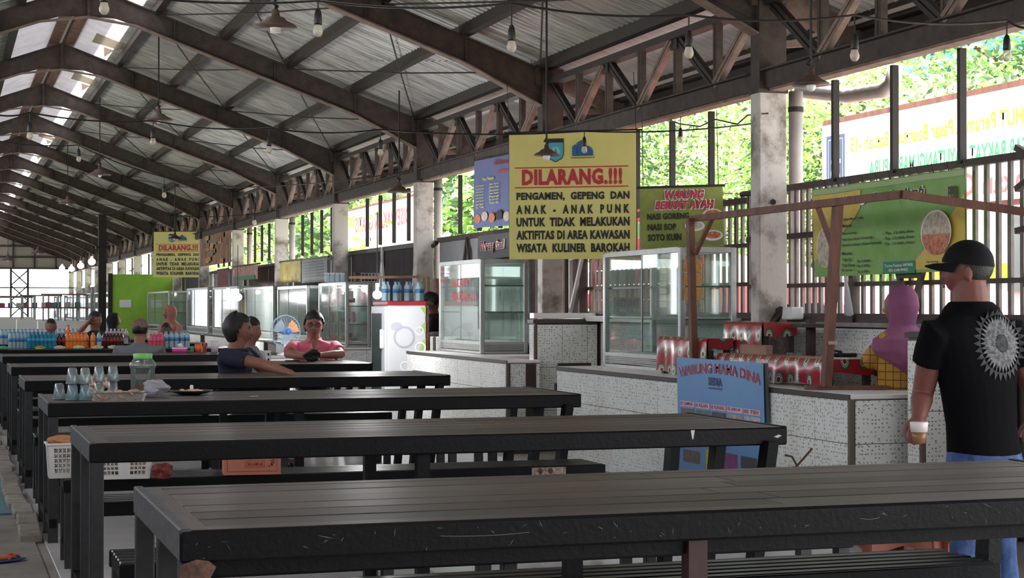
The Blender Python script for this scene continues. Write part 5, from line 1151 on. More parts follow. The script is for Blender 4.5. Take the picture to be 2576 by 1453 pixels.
for b in ((.115, .040, .215, .042), (.115, .073, .215, .075), (.115, .040, .117, .075), (.213, .040, .215, .075), (.02, .018, .28, .020), (.02, .1, .28, .102), (.02, .018, .022, .1), (.278, .018, .28, .1)): flat(rect(*b), KP if b[0] > .1 and b[1] > .03 else KD, s_, z=.0006)
rnd = random.Random(2)
for i in range(14): a = rnd.uniform(.235, .262); z = rnd.uniform(.04, .075); flat(rect(a, z, a + .006, z + .006), KD, s_, z=.0007)
# maroon stray items: stool, slippers, twig
def stool(label, px, d, col, mat2=None):
    p = P(px, 1360, d=d); t = thing('plastic_stool', label, 'stool', (p.x, p.y, 0)); m = mt(col[0], col[1], .45, 0, .3, 12); w = .15
    MB().box((0, 0, .44), (.30, .30, .022), bev=.008).build('seat', m, t)
    for a in range(4):
        R_ = Matrix.Rotation(a * PI / 2, 3, 'Z'); s = MB(); poly = [(-.155, .43), (-.185, .0), (-.135, .0), (-.115, .18), (-.08, .245), (0, .262), (.08, .245), (.115, .18), (.135, 0), (.185, 0), (.155, .43)]
        n = len(poly); v = [(x, -.15 - (.43 - z) * .07, z) for x, z in poly] + [(x, -.144 - (.43 - z) * .07, z) for x, z in poly]
        s.add([R_ @ Vector(q) for q in v], [(0, 1, 2, 3, 4), (0, 4, 5), (0, 5, 10), (10, 5, 6), (10, 6, 7, 8, 9)][0:5] + [(n + 0, n + 4, n + 3, n + 2, n + 1), (n, n + 5, n + 4), (n, n + 10, n + 5), (n + 10, n + 6, n + 5), (n + 10, n + 9, n + 8, n + 7, n + 6)] + [(i, (i + 1) % n, n + (i + 1) % n, n + i) for i in range(n)])
        s.build('side_panel', m, t)
    return t
stool('dark orange plastic stool behind the nearest table', 2225, 8.1, ('dark_orange_plastic', (.58, .28, .16)))
stool('light orange plastic stool beside the blue jeans', 2345, 8.45, ('light_orange_plastic', (.85, .52, .38)))
for i, (x, y, a) in enumerate(((12, 1412, .3), (28, 1402, .1))):
    if i: break
    p = P(x, y, Z=.012); t = thing('slipper', 'blue and orange flip-flop on the floor at the left edge', 'footwear', p, -1.1)
    MB().ball((0, 0, .008), (.048, .13, .010), 16, 8).build('sole', mt('slipper_blue', (.18, .28, .50), .6), t, smooth=True); MB().tube([(-.035, 0, .015), (-.02, .05, .035), (0, .085, .02), (.02, .05, .035), (.035, 0, .015)], .007, 6).build('strap', mt('slipper_orange', (.75, .38, .22), .5), t, smooth=True); MB().ball((0, -.02, .022), (.034, .075, .014), 12, 6).build('foot_bed', mt('slipper_orange', (1, 1, 1)), t, smooth=True)
p = P(2005, 1171, d=9.3); tag(MB().tube([p + Vector((-.03, 0, -.01)), p + Vector((.0, 0, .0)), p + Vector((-.03, 0, .05)), p + Vector((-.07, 0, .06))], .006, 5).tube([p, p + Vector((.05, 0, .05)), p + Vector((.09, 0, .09))], .006, 5).tube([p, p + Vector((0, 0, -.30)), p + Vector((.02, 0, -p.z + .01))], .008, 5).build('twig', mt('twig', (.30, .20, .17), .8)), 'forked brown twig sticking up behind the nearest table', 'twig')
# ---------------- bottles, plates and clutter on the far tables ----------------
def btl(h, r, neck=.42, cap=True, label=True, n=12):
    b = MB().lathe([(r * .9, 0), (r, .01), (r * .93, h * .30), (r, h * .36), (r, h * .70), (r * .85, h * .79), (r * neck, h * .89), (r * neck, h * .95)], n=n)
    c = MB().lathe([(r * neck * 1.15, h * .93), (r * neck * 1.15, h), (.001, h)], n=n); l = MB().lathe([(r * 1.02, h * .42), (r * 1.02, h * .62)], n=n); return b, c, l
BT = {}
def bottle(kind, p, label, group):
    if kind not in BT:
        spec = {'water': ((.75, .86, .90), (.30, .55, .75), (.30, .50, .72), .22, .032, 'g'), 'blue': ((.20, .62, .75), (.15, .35, .60), (.25, .60, .75), .22, .032, 'g'), 'orange': ((.90, .50, .20), (.85, .38, .15), (.85, .45, .25), .21, .033, 's'), 'cola': ((.22, .10, .09), (.50, .12, .14), (.60, .15, .18), .20, .03, 's'), 'pink': ((.82, .30, .42), (.85, .55, .62), (.8, .4, .5), .20, .03, 's'), 'clear': ((.86, .86, .90), (.85, .82, .86), (.62, .45, .55), .22, .032, 'g'), 'syrup': ((.85, .42, .18), (.75, .25, .12), (.9, .6, .3), .28, .035, 's')}[kind]
        b, c, l = btl(spec[3], spec[4]); bm_ = glass('bottle_' + kind, tuple(.5 + .5 * v for v in spec[0]), 1.2, .08, .55, tuple(lin(spec[0]))) if spec[5] == 'g' else mt('bottle_' + kind, spec[0], .25)
        t = thing('drink_bottle', label, 'bottle', p, 0, group); b.build('bottle_body', bm_, t, smooth=True); c.build('cap', mt('cap_' + kind, spec[1], .4), t); l.build('label_band', mt('band_' + kind, spec[2], .5), t, smooth=True); BT[kind] = t; return t
    return dup(BT[kind], p, 0, label, group)
ZT_ = .8005
def row(kind, x0, x1, Y, n, label, group, rows=2, dy=.075, z=ZT_):
    one = n * rows == 1
    for j in range(rows):
        for i in range(n):
            p = P(x0 + (x1 - x0) * (i + .5) / n, 860, Y=Y); bottle(kind, Vector((p.x, Y + dy * j, z)), label if one else '%s, %s from the left%s' % (label, ORD[i], '' if rows < 2 else (' in the front row', ' in the second row')[j]), group)
row('blue', 70, 141, 23.35, 7, 'turquoise bottle on the bottle table', 'turquoise bottles', 2)
row('water', 22, 70, 23.5, 5, 'clear bottle at the left end', 'clear bottles at left')
row('cola', 143, 165, 23.4, 2, 'dark cola bottle before the orange ones', 'cola bottles left', 1)
row('orange', 165, 221, 23.4, 6, 'orange drink bottle', 'orange bottles')
row('orange', 226, 242, 23.25, 1, 'single orange drink bottle standing right of the orange group', None, 1)
row('water', 242, 256, 23.25, 1, 'water bottle with blue label beside the single orange bottle', None, 1)
row('cola', 258, 310, 23.4, 6, 'cola bottle by the grey-shirted man', 'cola bottles right')
row('pink', 375, 412, 23.4, 4, 'pink drink bottle', 'pink bottles')
row('clear', 265, 322, 24.6 + 1.6, 6, 'clear bottle behind the colas', 'clear bottles at back', 1, z=ZT_)
row('water', 0, 100, 26.2, 10, 'blue-capped bottle on the farther table', 'water bottles on the far table', 2)
row('water', 100, 200, 26.4, 9, 'distant clear bottle behind orange drinks', 'distant clear bottles', 1)
bottle('syrup', Vector((P(172, 850, Y=26.3).x, 26.3, ZT_)), 'tall orange syrup bottle standing above the orange drinks', None)
row('water', 412, 478, 23.45, 5, 'clear bottle right of pink drinks', 'clear bottles at right')
# fridge-top bottles
for i in range(8):
    x = 962 + 14.2 * i; p = P(x, 740, Y=19.5); bottle('water', Vector((p.x, 19.42 + .1 * (i % 2), 1.412)), 'water bottle with blue cap standing on the fridge, %s from the left' % ORD[i], 'water bottles on the fridge')
# jars on top of the shop case
for i in range(7):
    p = P(822 + 13 * i if i < 4 else 895 + 13 * (i - 4), 700, Y=23.6 if i < 4 else 23.4); t = thing('lidded_jar', ('white-lidded plastic tub on the shop case, %s from the left' if i < 4 else 'brown-labelled jar on the shop case, %s from the left') % ORD[i], 'jar', (p.x, p.y, 1.684), 0, 'jars on the shop case')
    MB().lathe([(.032, 0), (.033, .09), (.028, .10)], n=14).build('jar_body', (mt('pale_blue_tub', (.72, .80, .86), .4), mt('brown_jar', (.40, .28, .16), .3))[i > 3], t); MB().lathe([(.034, .10), (.034, .125), (.001, .125)], n=14).build('lid', (WHITE, mt('dark_lid', (.2, .16, .15), .4))[i > 3], t)
t = thing('wire_basket', 'white wire basket on top of the shop case', 'basket', (P(940, 700, Y=23.4).x - .05, 23.4, 1.69)); m = MB()
for i in range(7): x = -.14 + .28 * i / 6; m.tube([(x, -.08, 0), (x, -.08, .11)], .003, 4); m.tube([(x, .08, 0), (x, .08, .11)], .003, 4)
for z in (0, .035, .07, .11):
    for y in (-.08, .08): m.tube([(-.14, y, z), (.14, y, z)], .0035, 4)
    for x in (-.14, .14): m.tube([(x, -.08, z), (x, .08, z)], .0035, 4)
m.build('wire_frame', WHITE, t); MB().box((.0, 0, .04), (.22, .12, .07), bev=.02).build('contents', mt('dark_stuff', (.18, .16, .2), .6), t)
for i in range(4):
    p = P(1066 + 11 * i, 715, Y=20.6); tag(MB().box((0, 0, 0), (.05, .02, (.16, .24, .12, .2)[i]), bev=.005).build('snack_packet', mt('snack_%d' % i, ((.82, .70, .42), (.78, .62, .52), (.85, .80, .78), (.80, .55, .45))[i], .4, 0, .5, 50), None, (p.x, 20.6, 1.62 - .03 * (i % 2))), 'hanging snack packet above the bending man, %s from the left' % ORD[i], 'packet', 'hanging snack packets')
t = thing('hanging_rail', 'bare timber rail running above the fridge', 'rail', (0, 0, 0)); MB().bar((4.7, 20.8, 1.70), (5.55, 20.7, 1.71), .03, .03).build('rail', mt('pale_rail', (.62, .48, .38), .7), t)
for x in (5.55,): MB().bar((x, 20.7, 0), (x, 20.7, 1.72), .04, .04).build('upright', WOODD, t)
# plates with snacks on the bottle table
for i, (x, w, pc_, fc) in enumerate(((8, .16, (.35, .70, .25), (.40, .65, .75)), (101, .13, (.80, .85, .35), (.72, .50, .36)), (150, .15, (.80, .74, .64), (.86, .78, .66)), (198, .15, (.62, .75, .68), (.82, .80, .66)), (246, .15, (.8, .78, .76), (.85, .70, .58)), (284, .13, (.82, .78, .72), (.86, .76, .62)))):
    p = P(x, 882, Y=23.02); t = thing('snack_plate', 'plate of packed snacks on the far bottle table, %s from the left' % ORD[i], 'plate', (p.x, 23.02, ZT_), 0, 'snack plates')
    MB().lathe([(w * .3, 0), (w * .5, .018), (w * .48, .022), (.001, .010)], n=24).build('plate', mt('plate_c%d' % i, pc_, .4), t, smooth=True)
    for k in range(3): MB().box((-.035 + .035 * k, 0, .028 + .010 * (k % 2)), (w * .45, .07, .022), bev=.008).build('snack', mt('snackfood_%d' % i, fc, .7, 0, .4, 40), t)
def cup(label, x, y, Y, h, r, col, grp=None, nm_='plastic_cup'):
    p = P(x, y, Y=Y); t = thing(nm_, label, 'cup', (p.x, Y, ZT_), 0, grp); MB().lathe([(r * .8, 0), (r, h), (r * .93, h), (r * .74, .006), (.001, .006)], n=18).build('cup_body', mt('cup_%s' % nm_ + str(int(x)), col, .4, transl=.2), t, smooth=True); return t
cup('orange plastic jug on the sixth table', 499, 870, 21.0, .10, .045, (.95, .42, .20), None, 'plastic_jug'); cup('pale pink water jug stack right of the orange jug', 540, 865, 21.0, .14, .05, (.86, .80, .84), None, 'plastic_jug')
cup('green bowl left of the orange jug', 478, 874, 20.9, .03, .05, (.25, .50, .25), None, 'plastic_bowl'); cup('teal sauce cup right of the bottles', 484, 870, 21.02, .075, .02, (.25, .60, .60), None, 'sauce_cup')
t = thing('napkin_box', 'magenta tissue packet on the sixth table', 'tissue packet', (P(452, 874, Y=20.9).x, 20.9, ZT_)); MB().box((0, 0, .035), (.17, .10, .07), bev=.02).build('packet', mt('magenta_pack', (.82, .20, .60), .35), t); MB().box((0, 0, .055), (.172, .102, .012)).build('white_stripe', WHITE, t); crumple('tissue', '', '', (0, 0, .065), .035, .02, .022, WHITE, 5).parent = t
for x_, h_, c_ in ((515, .13, (.75, .25, .2)), (505, .10, (.9, .9, .88))):
    p = P(x_, 860, Y=21.15); tag(MB().lathe([(.022, 0), (.022, h_ * .6), (.008, h_ * .85), (.005, h_)], n=10).build('sauce_bottle', mt('sauce_%d' % x_, c_, .4), None, (p.x, 21.15, ZT_)), ('red-labelled' if x_ == 515 else 'white') + ' sauce bottle beside the orange jug', 'bottle')
# items by the man in navy
cd_ = Vector((P(668, 900, Y=16.85).x, 16.85, ZT_)); t = thing('tissue_box', 'white tissue box with black marks on the fifth table', 'box', cd_); MB().box((0, 0, .06), (.09, .09, .12), bev=.004).build('box', WHITE, t)
for a, z in ((-.02, .03), (.02, .035), (-.02, .08), (.02, .085)): MB().ball((a, -.046, z), (.010, .002, .013), 8, 5).build('black_mark', BLK, t)
tag(MB().lathe([(.04, 0), (.045, .05), (.035, .075), (.001, .08)], n=16).build('yellow_bowl', mt('yellow_lid', (.85, .70, .25), .4), None, cd_ + Vector((-.12, .06, 0))), 'small yellow-lidded pot beside the white tissue box', 'pot')
# fan
pf = P(718, 850, Y=19.3); t = thing('table_fan', 'translucent blue table fan with orange blade, left of the man in pink', 'fan', (pf.x, 19.3, .8), .25)
FB = glass('blue_fan_plastic', (.75, .86, .96), 1.0, .1, .4, (.55, .70, .85)); 
MB().lathe([(.09, 0), (.095, .02), (.02, .04), (.018, .15)], n=20).build('stand', WHITE, t, smooth=True)
m = MB()
for i in range(30): a = 2 * PI * i / 30; m.tube([(.03 * math.cos(a), -.075, .27 + .03 * math.sin(a)), (.16 * math.cos(a), -.055, .27 + .16 * math.sin(a)), (.18 * math.cos(a), 0, .27 + .18 * math.sin(a)), (.15 * math.cos(a), .05, .27 + .15 * math.sin(a))], .0022, 4)
m.build('guard_wires', FB, t); m = MB(); m.tube([(.18 * math.cos(2 * PI * i / 32), 0, .27 + .18 * math.sin(2 * PI * i / 32)) for i in range(33)], .006, 6); m.build('guard_ring', FB, t)
for k in range(3):
    v = []; a0 = 2 * PI * k / 3 + .5
    for r_, tw, dw in ((.03, .25, .010), (.09, .62, .02), (.15, .50, .02)):
        for s in (-1, 0, 1): v.append((r_ * math.cos(a0 + s * tw), -.02 + s * dw, .27 + r_ * math.sin(a0 + s * tw)))
    MB().add(v, [(0, 1, 4, 3), (1, 2, 5, 4), (3, 4, 7, 6), (4, 5, 8, 7)]).build('fan_blade', FB if k else mt('orange_blade', (.93, .60, .18), .4, transl=.3), t, smooth=True)
MB().tube([(0, -.085, .27), (0, .06, .27)], .035, 14).build('hub', mt('fan_hub_blue', (.20, .42, .72), .35), t, smooth=True)
t = thing('fan_cabinet', 'low pale cabinet carrying the table fan', 'cabinet', (pf.x - .2, 19.15, 0)); MB().box((.25, .3, .39), (.85, .5, .78)).build('body', mt('cab_grey', (.66, .68, .66), .5), t); MB().box((.25, .3, .79), (.88, .53, .02)).build('top', ALU, t); MB().box((.06, .04, .40), (.40, .012, .70)).build('door', WHITE, t); MB().box((.5, .04, .40), (.40, .012, .70)).build('door', WHITE, t)
# ---------------- people ----------------
SKIN = mt('skin_brown', (.56, .37, .30), .6, 0, .3, 25, (.46, .29, .23)); SKINR = mt('skin_reddish', (.47, .27, .23), .6, 0, .4, 25, (.37, .20, .17)); HAIR = mt('black_hair', (.03, .027, .03), .55, 0, .5, 60, (.06, .055, .055), bump=.3, bs=120)
def remesh(mb, vox, name, mat, parent, it=3):
    me = mb.mesh(name, mat); o = ob(name, me); m = o.modifiers.new('r', 'REMESH'); m.mode = 'VOXEL'; m.voxel_size = vox
    s = o.modifiers.new('s', 'SMOOTH'); s.iterations = it; s.factor = .5
    n = evald(o); bpy.data.objects.remove(o); n.materials.clear(); n.materials.append(mat); n.shade_smooth(); n.name = name
    return ob(name, n, parent)
def hd(nx, ny, nz, k=1.0):
    x, y, z = nx * .076, ny * .097, nz * .118
    if nz < .1:
        t = (.1 - nz) / 1.1; x *= 1 - .42 * t * t - .08 * t
        y = y * (1 - .10 * t) if ny > 0 else y * (1 - .40 * t); 
    if ny < 0: y *= 1.02 + .06 * math.exp(-((nz - .15) / .5) ** 2)
    if ny > 0:
        g = lambda a, s: math.exp(-(a / s) ** 2)
        y -= .008 * (1 - nx * nx) * g(nz - .8, .5)
        f = min(1, ny * 2.2)
        y += f * (.024 * g(x, .011) * max(0, min(1, (.012 - z) / .04)) * (1 if z > -.030 else g(z + .030, .010)))
        y += f * .007 * g(abs(x) - .015, .009) * g(z + .028, .010)
        y -= f * .009 * (g(x - .031, .018) + g(x + .031, .018)) * g(z - .004, .014)
        y += f * .005 * g(abs(x) - .028, .026) * g(z - .026, .010)
        y += f * (.007 * g(x, .024) * g(z + .056, .008) + .007 * g(x, .022) * g(z + .070, .008) - .004 * g(x, .03) * g(z + .063, .003))
        y += f * .007 * g(x, .022) * g(z + .100, .014); y += f * .004 * g(abs(x) - .045, .02) * g(z + .02, .025)
    return Vector((x * k, y * k, z * k))
def head_into(mb, M, n=44, m=40, k=1.0):
    v = []; f = []
    for i in range(1, m):
        for j in range(n): th = PI * i / m; ph = 2 * PI * j / n; v.append(M @ hd(math.sin(th) * math.cos(ph), math.sin(th) * math.sin(ph), math.cos(th), k))
    f = [(i * n + j, (i + 1) * n + j, (i + 1) * n + (j + 1) % n, i * n + (j + 1) % n) for i in range(m - 2) for j in range(n)]
    v += [M @ hd(0, 0, 1, k), M @ hd(0, 0, -1, k)]; a = len(v) - 2
    f += [(a, j, (j + 1) % n) for j in range(n)] + [(a + 1, (m - 2) * n + (j + 1) % n, (m - 2) * n + j) for j in range(n)]
    mb.add(v, f); R = M.to_3x3()
    for s in (-1, 1): mb.ball(M @ (Vector((s * .078, -.008, -.008)) * k), (.010 * k, .020 * k, .032 * k), 10, 8, R @ Matrix.Rotation(s * -.25, 3, 'Z'))
def hair_mb(M, style='short', k=1.0, seed=1):
    rnd = random.Random(seed); mb = MB(); n, m = 40, 30; v = []; ok = []
    for i in range(m + 1):
        for j in range(n):
            th = PI * i / m; ph = 2 * PI * j / n; nx, ny, nz = math.sin(th) * math.cos(ph), math.sin(th) * math.sin(ph), math.cos(th)
            lim = {'short': .44 if ny > .45 else (.44 - (.45 - ny) * 1.6 if ny > -.15 else -.42), 'bulky': .50 if ny > .55 else (.50 - (.55 - ny) * 1.7 if ny > 0 else -.75), 'low': .40 if ny > .35 else (.40 - (.35 - ny) * 1.3 if ny > -.1 else -.35)}[style]
            e = {'short': .015, 'bulky': .018, 'low': .006}[style]; ed = max(0, min(1, (nz - lim) / .16)); b = hd(nx, min(ny, .8), nz, k); nn = Vector((nx, ny, nz))
            ex = e * ed + .002 * rnd.random(); 
            if style == 'bulky' and ny < -.2: ex *= 1.9
            v.append(M @ (b + nn * ex * k)); ok.append(nz > lim - .04)
    for i in range(m):
        for j in range(n):
            q = (i * n + j, (i + 1) * n + j, (i + 1) * n + (j + 1) % n, i * n + (j + 1) % n)
            if all(ok[a] for a in q): mb.f.append(q)
    mb.v = [tuple(a) for a in v]; return mb
def hand_into(mb, M, side=1, curl=.5, k=1.0):
    A = lambda *p: M @ (Vector(p) * k)
    mb.ball(A(0, .045, 0), (.038 * k, .052 * k, .015 * k), 12, 8, M.to_3x3()); mb.tube([A(0, -.01, 0), A(0, .04, 0)], [.026 * k, .028 * k], 10)
    for i, (x, L) in enumerate(((-.030, .062), (-.010, .076), (.011, .082), (.031, .072))):
        x *= side; p = Vector((x * .95, .075, 0)); pts = [p]; a = -.1 - .25 * curl
        for q in (.45, .32, .23): p = p + Vector((x * .04, math.cos(a) * L * q, math.sin(a) * L * q)); pts.append(p); a -= curl * 1.0
        mb.tube([A(*q) for q in pts], [.0095 * k, .009 * k, .008 * k, .0065 * k], 8)
    mb.tube([A(side * .024, .015, -.004), A(side * .046, .038, -.012), A(side * .054, .062, -.022 - .01 * curl), A(side * .050, .080, -.030 - .015 * curl)], [.014 * k, .012 * k, .010 * k, .008 * k], 8)
def frame(o, fwd, upv=(0, 0, 1)):
    y = Vector(fwd).normalized(); x = y.cross(Vector(upv)).normalized(); z = x.cross(y); return Matrix.Translation(o) @ Matrix((x, y, z)).transposed().to_4x4()
def loft(mb, rings, n=24):
    """rings: (centre, right vec, fwd vec, halfwidth, halfdepth)"""
    v = []
    for c, r, f, a, b in rings:
        for j in range(n):
            t = 2 * PI * j / n; co, si = math.cos(t), math.sin(t); co = math.copysign(abs(co) ** .85, co); si = math.copysign(abs(si) ** .9, si); v.append(Vector(c) + Vector(r) * a * co + Vector(f) * b * si)
    k = len(rings); f_ = [(i * n + j, i * n + (j + 1) % n, (i + 1) * n + (j + 1) % n, (i + 1) * n + j) for i in range(k - 1) for j in range(n)]
    mb.add(v, f_ + [tuple(range(n - 1, -1, -1)), tuple((k - 1) * n + j for j in range(n))])
def person(label, head, face, body, hips, shirt, pants=None, skin=None, hair='short', seated=True, arms=None, vox=.010, sleeves=.5, sw=.19, k=1.0, collar=None, tilt=0, cover=None, detail=False, knees=None, nk=.060, nd=.15, ak=1.0):
    """head: centre of head; face: facing vector; body: body-forward vector; hips: hip centre"""
    head = Vector(head); hips = Vector(hips); b = Vector(body).normalized(); r = b.cross(Vector((0, 0, 1))).normalized(); skin = skin or SKIN
    t = thing('person', label, 'person', (hips.x, hips.y, 0)); off = Matrix.Translation(-Vector((hips.x, hips.y, 0)))
    fh = Vector(face).normalized(); fh.z += tilt; M = frame(head, fh)
    nb = head + Vector((0, 0, -nd * k)) - b * .03; 
    up_ = (nb - hips)
    def ring(q, a, d): c = hips.lerp(nb, q); return (c, r, b, a, d)
    tor0 = tor = [ring(-.06, .15 * k, .12), ring(0, .165 * k, .13), ring(.25, .155 * k, .12), ring(.5, .17 * k, .125), ring(.72, sw * .95, .12), ring(.86, sw * .98, .10), ring(.94, sw * .72, .075), ring(1.0, .065, .06)]
    body_ = MB(); loft(body_, [(c, r_, f_, a * .92, d * .92) for c, r_, f_, a, d in tor]); body_.tube([hips.lerp(nb, .9), nb, head + Vector((0, 0, -.06)) - fh * .01], [.08, nk * k, nk * .96 * k], 14); head_into(body_, M, k=k)
    shirt_ = MB(); loft(shirt_, tor[:-1] + [ring(.99, nk * 1.55 * k, nk * 1.45 * k), ring(1.035, nk * 1.12 * k, nk * 1.2 * k)])
    for s in (-1, 1):
        sp = hips.lerp(nb, .84) + r * s * (sw - .035)
        el, wr_, hm = (arms or {}).get(s, (None, None, None)) if arms else (None, None, None)
        if el is None: el = sp + r * s * .06 + Vector((0, 0, -.26)) + b * .04; wr_ = el + b * .20 + Vector((0, 0, -.02)) - r * s * .08; hm = .5
        el = Vector(el); wr_ = Vector(wr_); mid = el.lerp(wr_, .35)
        body_.tube([sp, sp.lerp(el, .5), el, mid, wr_], [.052 * ak, .045 * ak, .038 * ak, .039 * ak, .026 * ak], 12)
        hm = hm or .4; d_ = (wr_ - el).normalized(); hand_into(body_, frame(wr_, d_), -s, hm, k)
        cut = sp.lerp(el, sleeves) if sleeves <= 1 else el.lerp(wr_, sleeves - 1)
        pts = [sp - r * s * .05 + Vector((0, 0, -.01)), sp, sp.lerp(el, min(1, sleeves) * .5), sp.lerp(el, min(1, sleeves))] + ([cut] if sleeves > 1 else [])
        shirt_.tube(pts, [.060 * ak, .063 * ak, .061 * ak, .060 * ak, .042 * ak][:len(pts)], 14)
    pan = MB(); loft(pan, [ring(.12, .158 * k, .122), ring(0, .172 * k, .135), ring(-.12, .16 * k, .13)])
    for s in (-1, 1):
        hp = hips + r * s * .09 + Vector((0, 0, -.02))
        if seated: kn = hp + b * .40 + Vector((0, 0, .0)); ft = Vector((kn.x - b.x * .04, kn.y - b.y * .04, .07))
        else: kn = Vector((hp.x + b.x * .02, hp.y + b.y * .02, hips.z * .52)) + r * s * .01; ft = Vector((hp.x, hp.y, .07)) + r * s * .02
        for mb_, e in ((body_, 0), (pan, .012)): mb_.tube([hp, hp.lerp(kn, .5), kn, kn.lerp(ft, .4), ft], [.085 + e, .075 + e, .056 + e, .052 + e, .036 + e * 2.4], 12)
        body_.tube([ft, ft + b * .16 + Vector((0, 0, -.035))], [.04, .032], 10)
        so = MB().ball(ft + b * .06 + Vector((0, 0, -.035)), (.045, .13, .032), 12, 8, frame((0, 0, 0), b).to_3x3())
        so.v = [tuple(off @ Vector(a)) for a in so.v]; so.build('shoe', BLK, t, smooth=True)
    for mb_, nm_, mat_, vx in ((body_, 'body', skin, vox), (shirt_, 'shirt', shirt, vox * 1.2), (pan, 'trousers', pants or mt('dark_trousers', (.14, .14, .17), .8), vox * 1.3)):
        mb_.v = [tuple(off @ Vector(a)) for a in mb_.v]; remesh(mb_, vx, nm_, mat_, t)
    if hair: h_ = hair_mb(M, hair, k); h_.v = [tuple(off @ Vector(a)) for a in h_.v]; h_.build('hair', HAIR, t, smooth=True)
    if detail:
        o2 = off @ M @ Matrix.Scale(k, 4)
        for s in (-1, 1):
            MB().ball(o2 @ Vector((s * .031, .0735, .004) ), .0125, 12, 8).build('eye', mt('eye_white', (.52, .47, .45), .4), t, smooth=True); MB().ball(o2 @ Vector((s * .031, .0825, .004)), .0052, 8, 6).build('iris', BLK, t)
            MB().tube([o2 @ Vector((s * .014, .094, .024)), o2 @ Vector((s * .030, .093, .029)), o2 @ Vector((s * .047, .082, .023))], [.003, .0038, .002], 6).build('eyebrow', HAIR, t)
            MB().tube([o2 @ Vector((s * .018, .087, .013)), o2 @ Vector((s * .031, .0895, .0155)), o2 @ Vector((s * .044, .081, .011))], .0022, 5).build('eyelid', SKINR, t)
        MB().ball(o2 @ Vector((0, .0935, -.0635)), (.021, .0055, .0065), 14, 8, o2.to_3x3()).build('lips', mt('lips', (.42, .22, .20), .5), t, smooth=True)
    t['_'] = 0; del t['_']; return t, off, M, r, b, nb
CAM = Vector((0, 0, EYE)); away = Vector((fw.x, fw.y, 0)).normalized(); right = Vector((rt.x, rt.y, 0))
# man in black at the right
q = lambda x, y, d=7.8: P(x, y, d=d)
d0 = 7.8; hc = q(2432, 682, d0 - .02); face = -right * 1.0 + away * .28; bod = away * 1.0 - right * .42
hips = q(2478, 1170, d0); BT_ = mt('black_tshirt', (.03, .03, .04), .9, 0, .4, 12, (.05, .05, .065), spec=.1)
sl_l = {-1: (q(2322, 985, d0 - .02), q(2312, 1048, d0 - .12), .95), 1: (q(2610, 1000, d0), q(2600, 1060, d0 + .2), .5)}
t, off, M, r_, b_, nb = person('man in black t-shirt with pale sunburst print and black cap, standing at the right', hc, face, bod, hips, BT_, mt('blue_jeans', (.12, .20, .37), .8, 0, .8, 14, (.28, .40, .60)), SKINR, 'low', False, sl_l, .0065, .52, .235, 1.06, detail=True, nk=.074, ak=1.28)
t.name = 'person'
# cap
cm_ = MB(); v = []; n = 36
o2 = off @ M @ Matrix.Scale(1.06, 4); CP = mt('black_cap', (.045, .045, .05), .8, spec=.2)
for i in range(11):
    th = PI / 2 * i / 10
    for j in range(n): ph = 2 * PI * j / n; v.append(o2 @ Vector((.088 * math.sin(th) * math.cos(ph), -.006 + .108 * math.sin(th) * math.sin(ph), .028 + .105 * math.cos(th) - (.018 * math.sin(ph) * -1 if th > 1.3 else 0) * .6)))
f_ = [(i * n + j, (i + 1) * n + j, (i + 1) * n + (j + 1) % n, i * n + (j + 1) % n) for i in range(10) for j in range(n)]
cm_.add(v, f_).build('cap', CP, t, smooth=True)
v = []; nn = 12
for i in range(nn + 1):
    a = -1.25 + 2.5 * i / nn
    for rr, dz in ((.96, .034), (1.35, .026), (1.75, .010)): v.append(o2 @ Vector((.086 * math.sin(a) * (1 + .05 * rr), .0 + .100 * math.cos(a) * rr, dz + .018 * math.cos(2 * a) * (rr - .9))))
m = MB().add(v, [(i * 3 + j, i * 3 + j + 1, i * 3 + j + 4, i * 3 + j + 3) for i in range(nn) for j in (0, 1)]); m.add([(Vector(a) + Vector((0, 0, -.005))) for a in m.v], [tuple(reversed(f)) for f in m.f]); m.build('cap_brim', CP, t, smooth=True)
# sunburst print projected on the back: fitted to the shirt surface
sh_o = [c for c in t.children if c.name.startswith('shirt')][0]; bpy.context.view_layer.update()
PRT = mt('faded_print', (.46, .46, .47), .85, 0, .9, 60, (.16, .16, .18), (.4, .62)); PRT2 = mt('faded_print_dark', (.27, .27, .28), .85, 0, .9, 60, (.08, .08, .09))
cc = q(2474, 862, d0) - b_ * .5; inv = sh_o.matrix_world.inverted(); dirv = b_.copy()
def onback(u, w, lift=.003):
    o_ = cc + r_ * u + Vector((0, 0, w)); ok, loc, nrm, _ = sh_o.ray_cast(inv @ (o_ - b_ * .0), (inv.to_3x3() @ b_).normalized(), distance=2.0)
    return (loc + nrm * lift) if ok else None
def fanprint(r0, r1f, n, mat, nm_, lift, rings=4):
    v = []; f = []
    for i in range(n):
        a = 2 * PI * i / n; r1 = r1f(i)
        for k in range(rings + 1):
            rr = r0 + (r1 - r0) * k / rings; p = onback(rr * math.cos(a), rr * math.sin(a) * 1.12, lift); v.append(p if p is not None else None)
    for i in range(n):
        for k in range(rings):
            qd = (i * (rings + 1) + k, ((i + 1) % n) * (rings + 1) + k, ((i + 1) % n) * (rings + 1) + k + 1, i * (rings + 1) + k + 1)
            if all(v[a] is not None for a in qd): f.append(qd)
    v = [a if a is not None else Vector((0, 0, 0)) for a in v]; MB().add(v, f).build(nm_, mat, t)
fanprint(.035, lambda i: .088 if i % 2 else .118, 72, PRT, 'sunburst_print', .004); fanprint(.0, lambda i: .036 if i % 3 else .030, 48, PRT2, 'print_centre', .0045, 3)
fanprint(.115, lambda i: .118 if i % 2 else .150, 60, PRT2, 'sunburst_rays', .0035, 3)
ph_ = q(2312, 1082, d0 - .20)
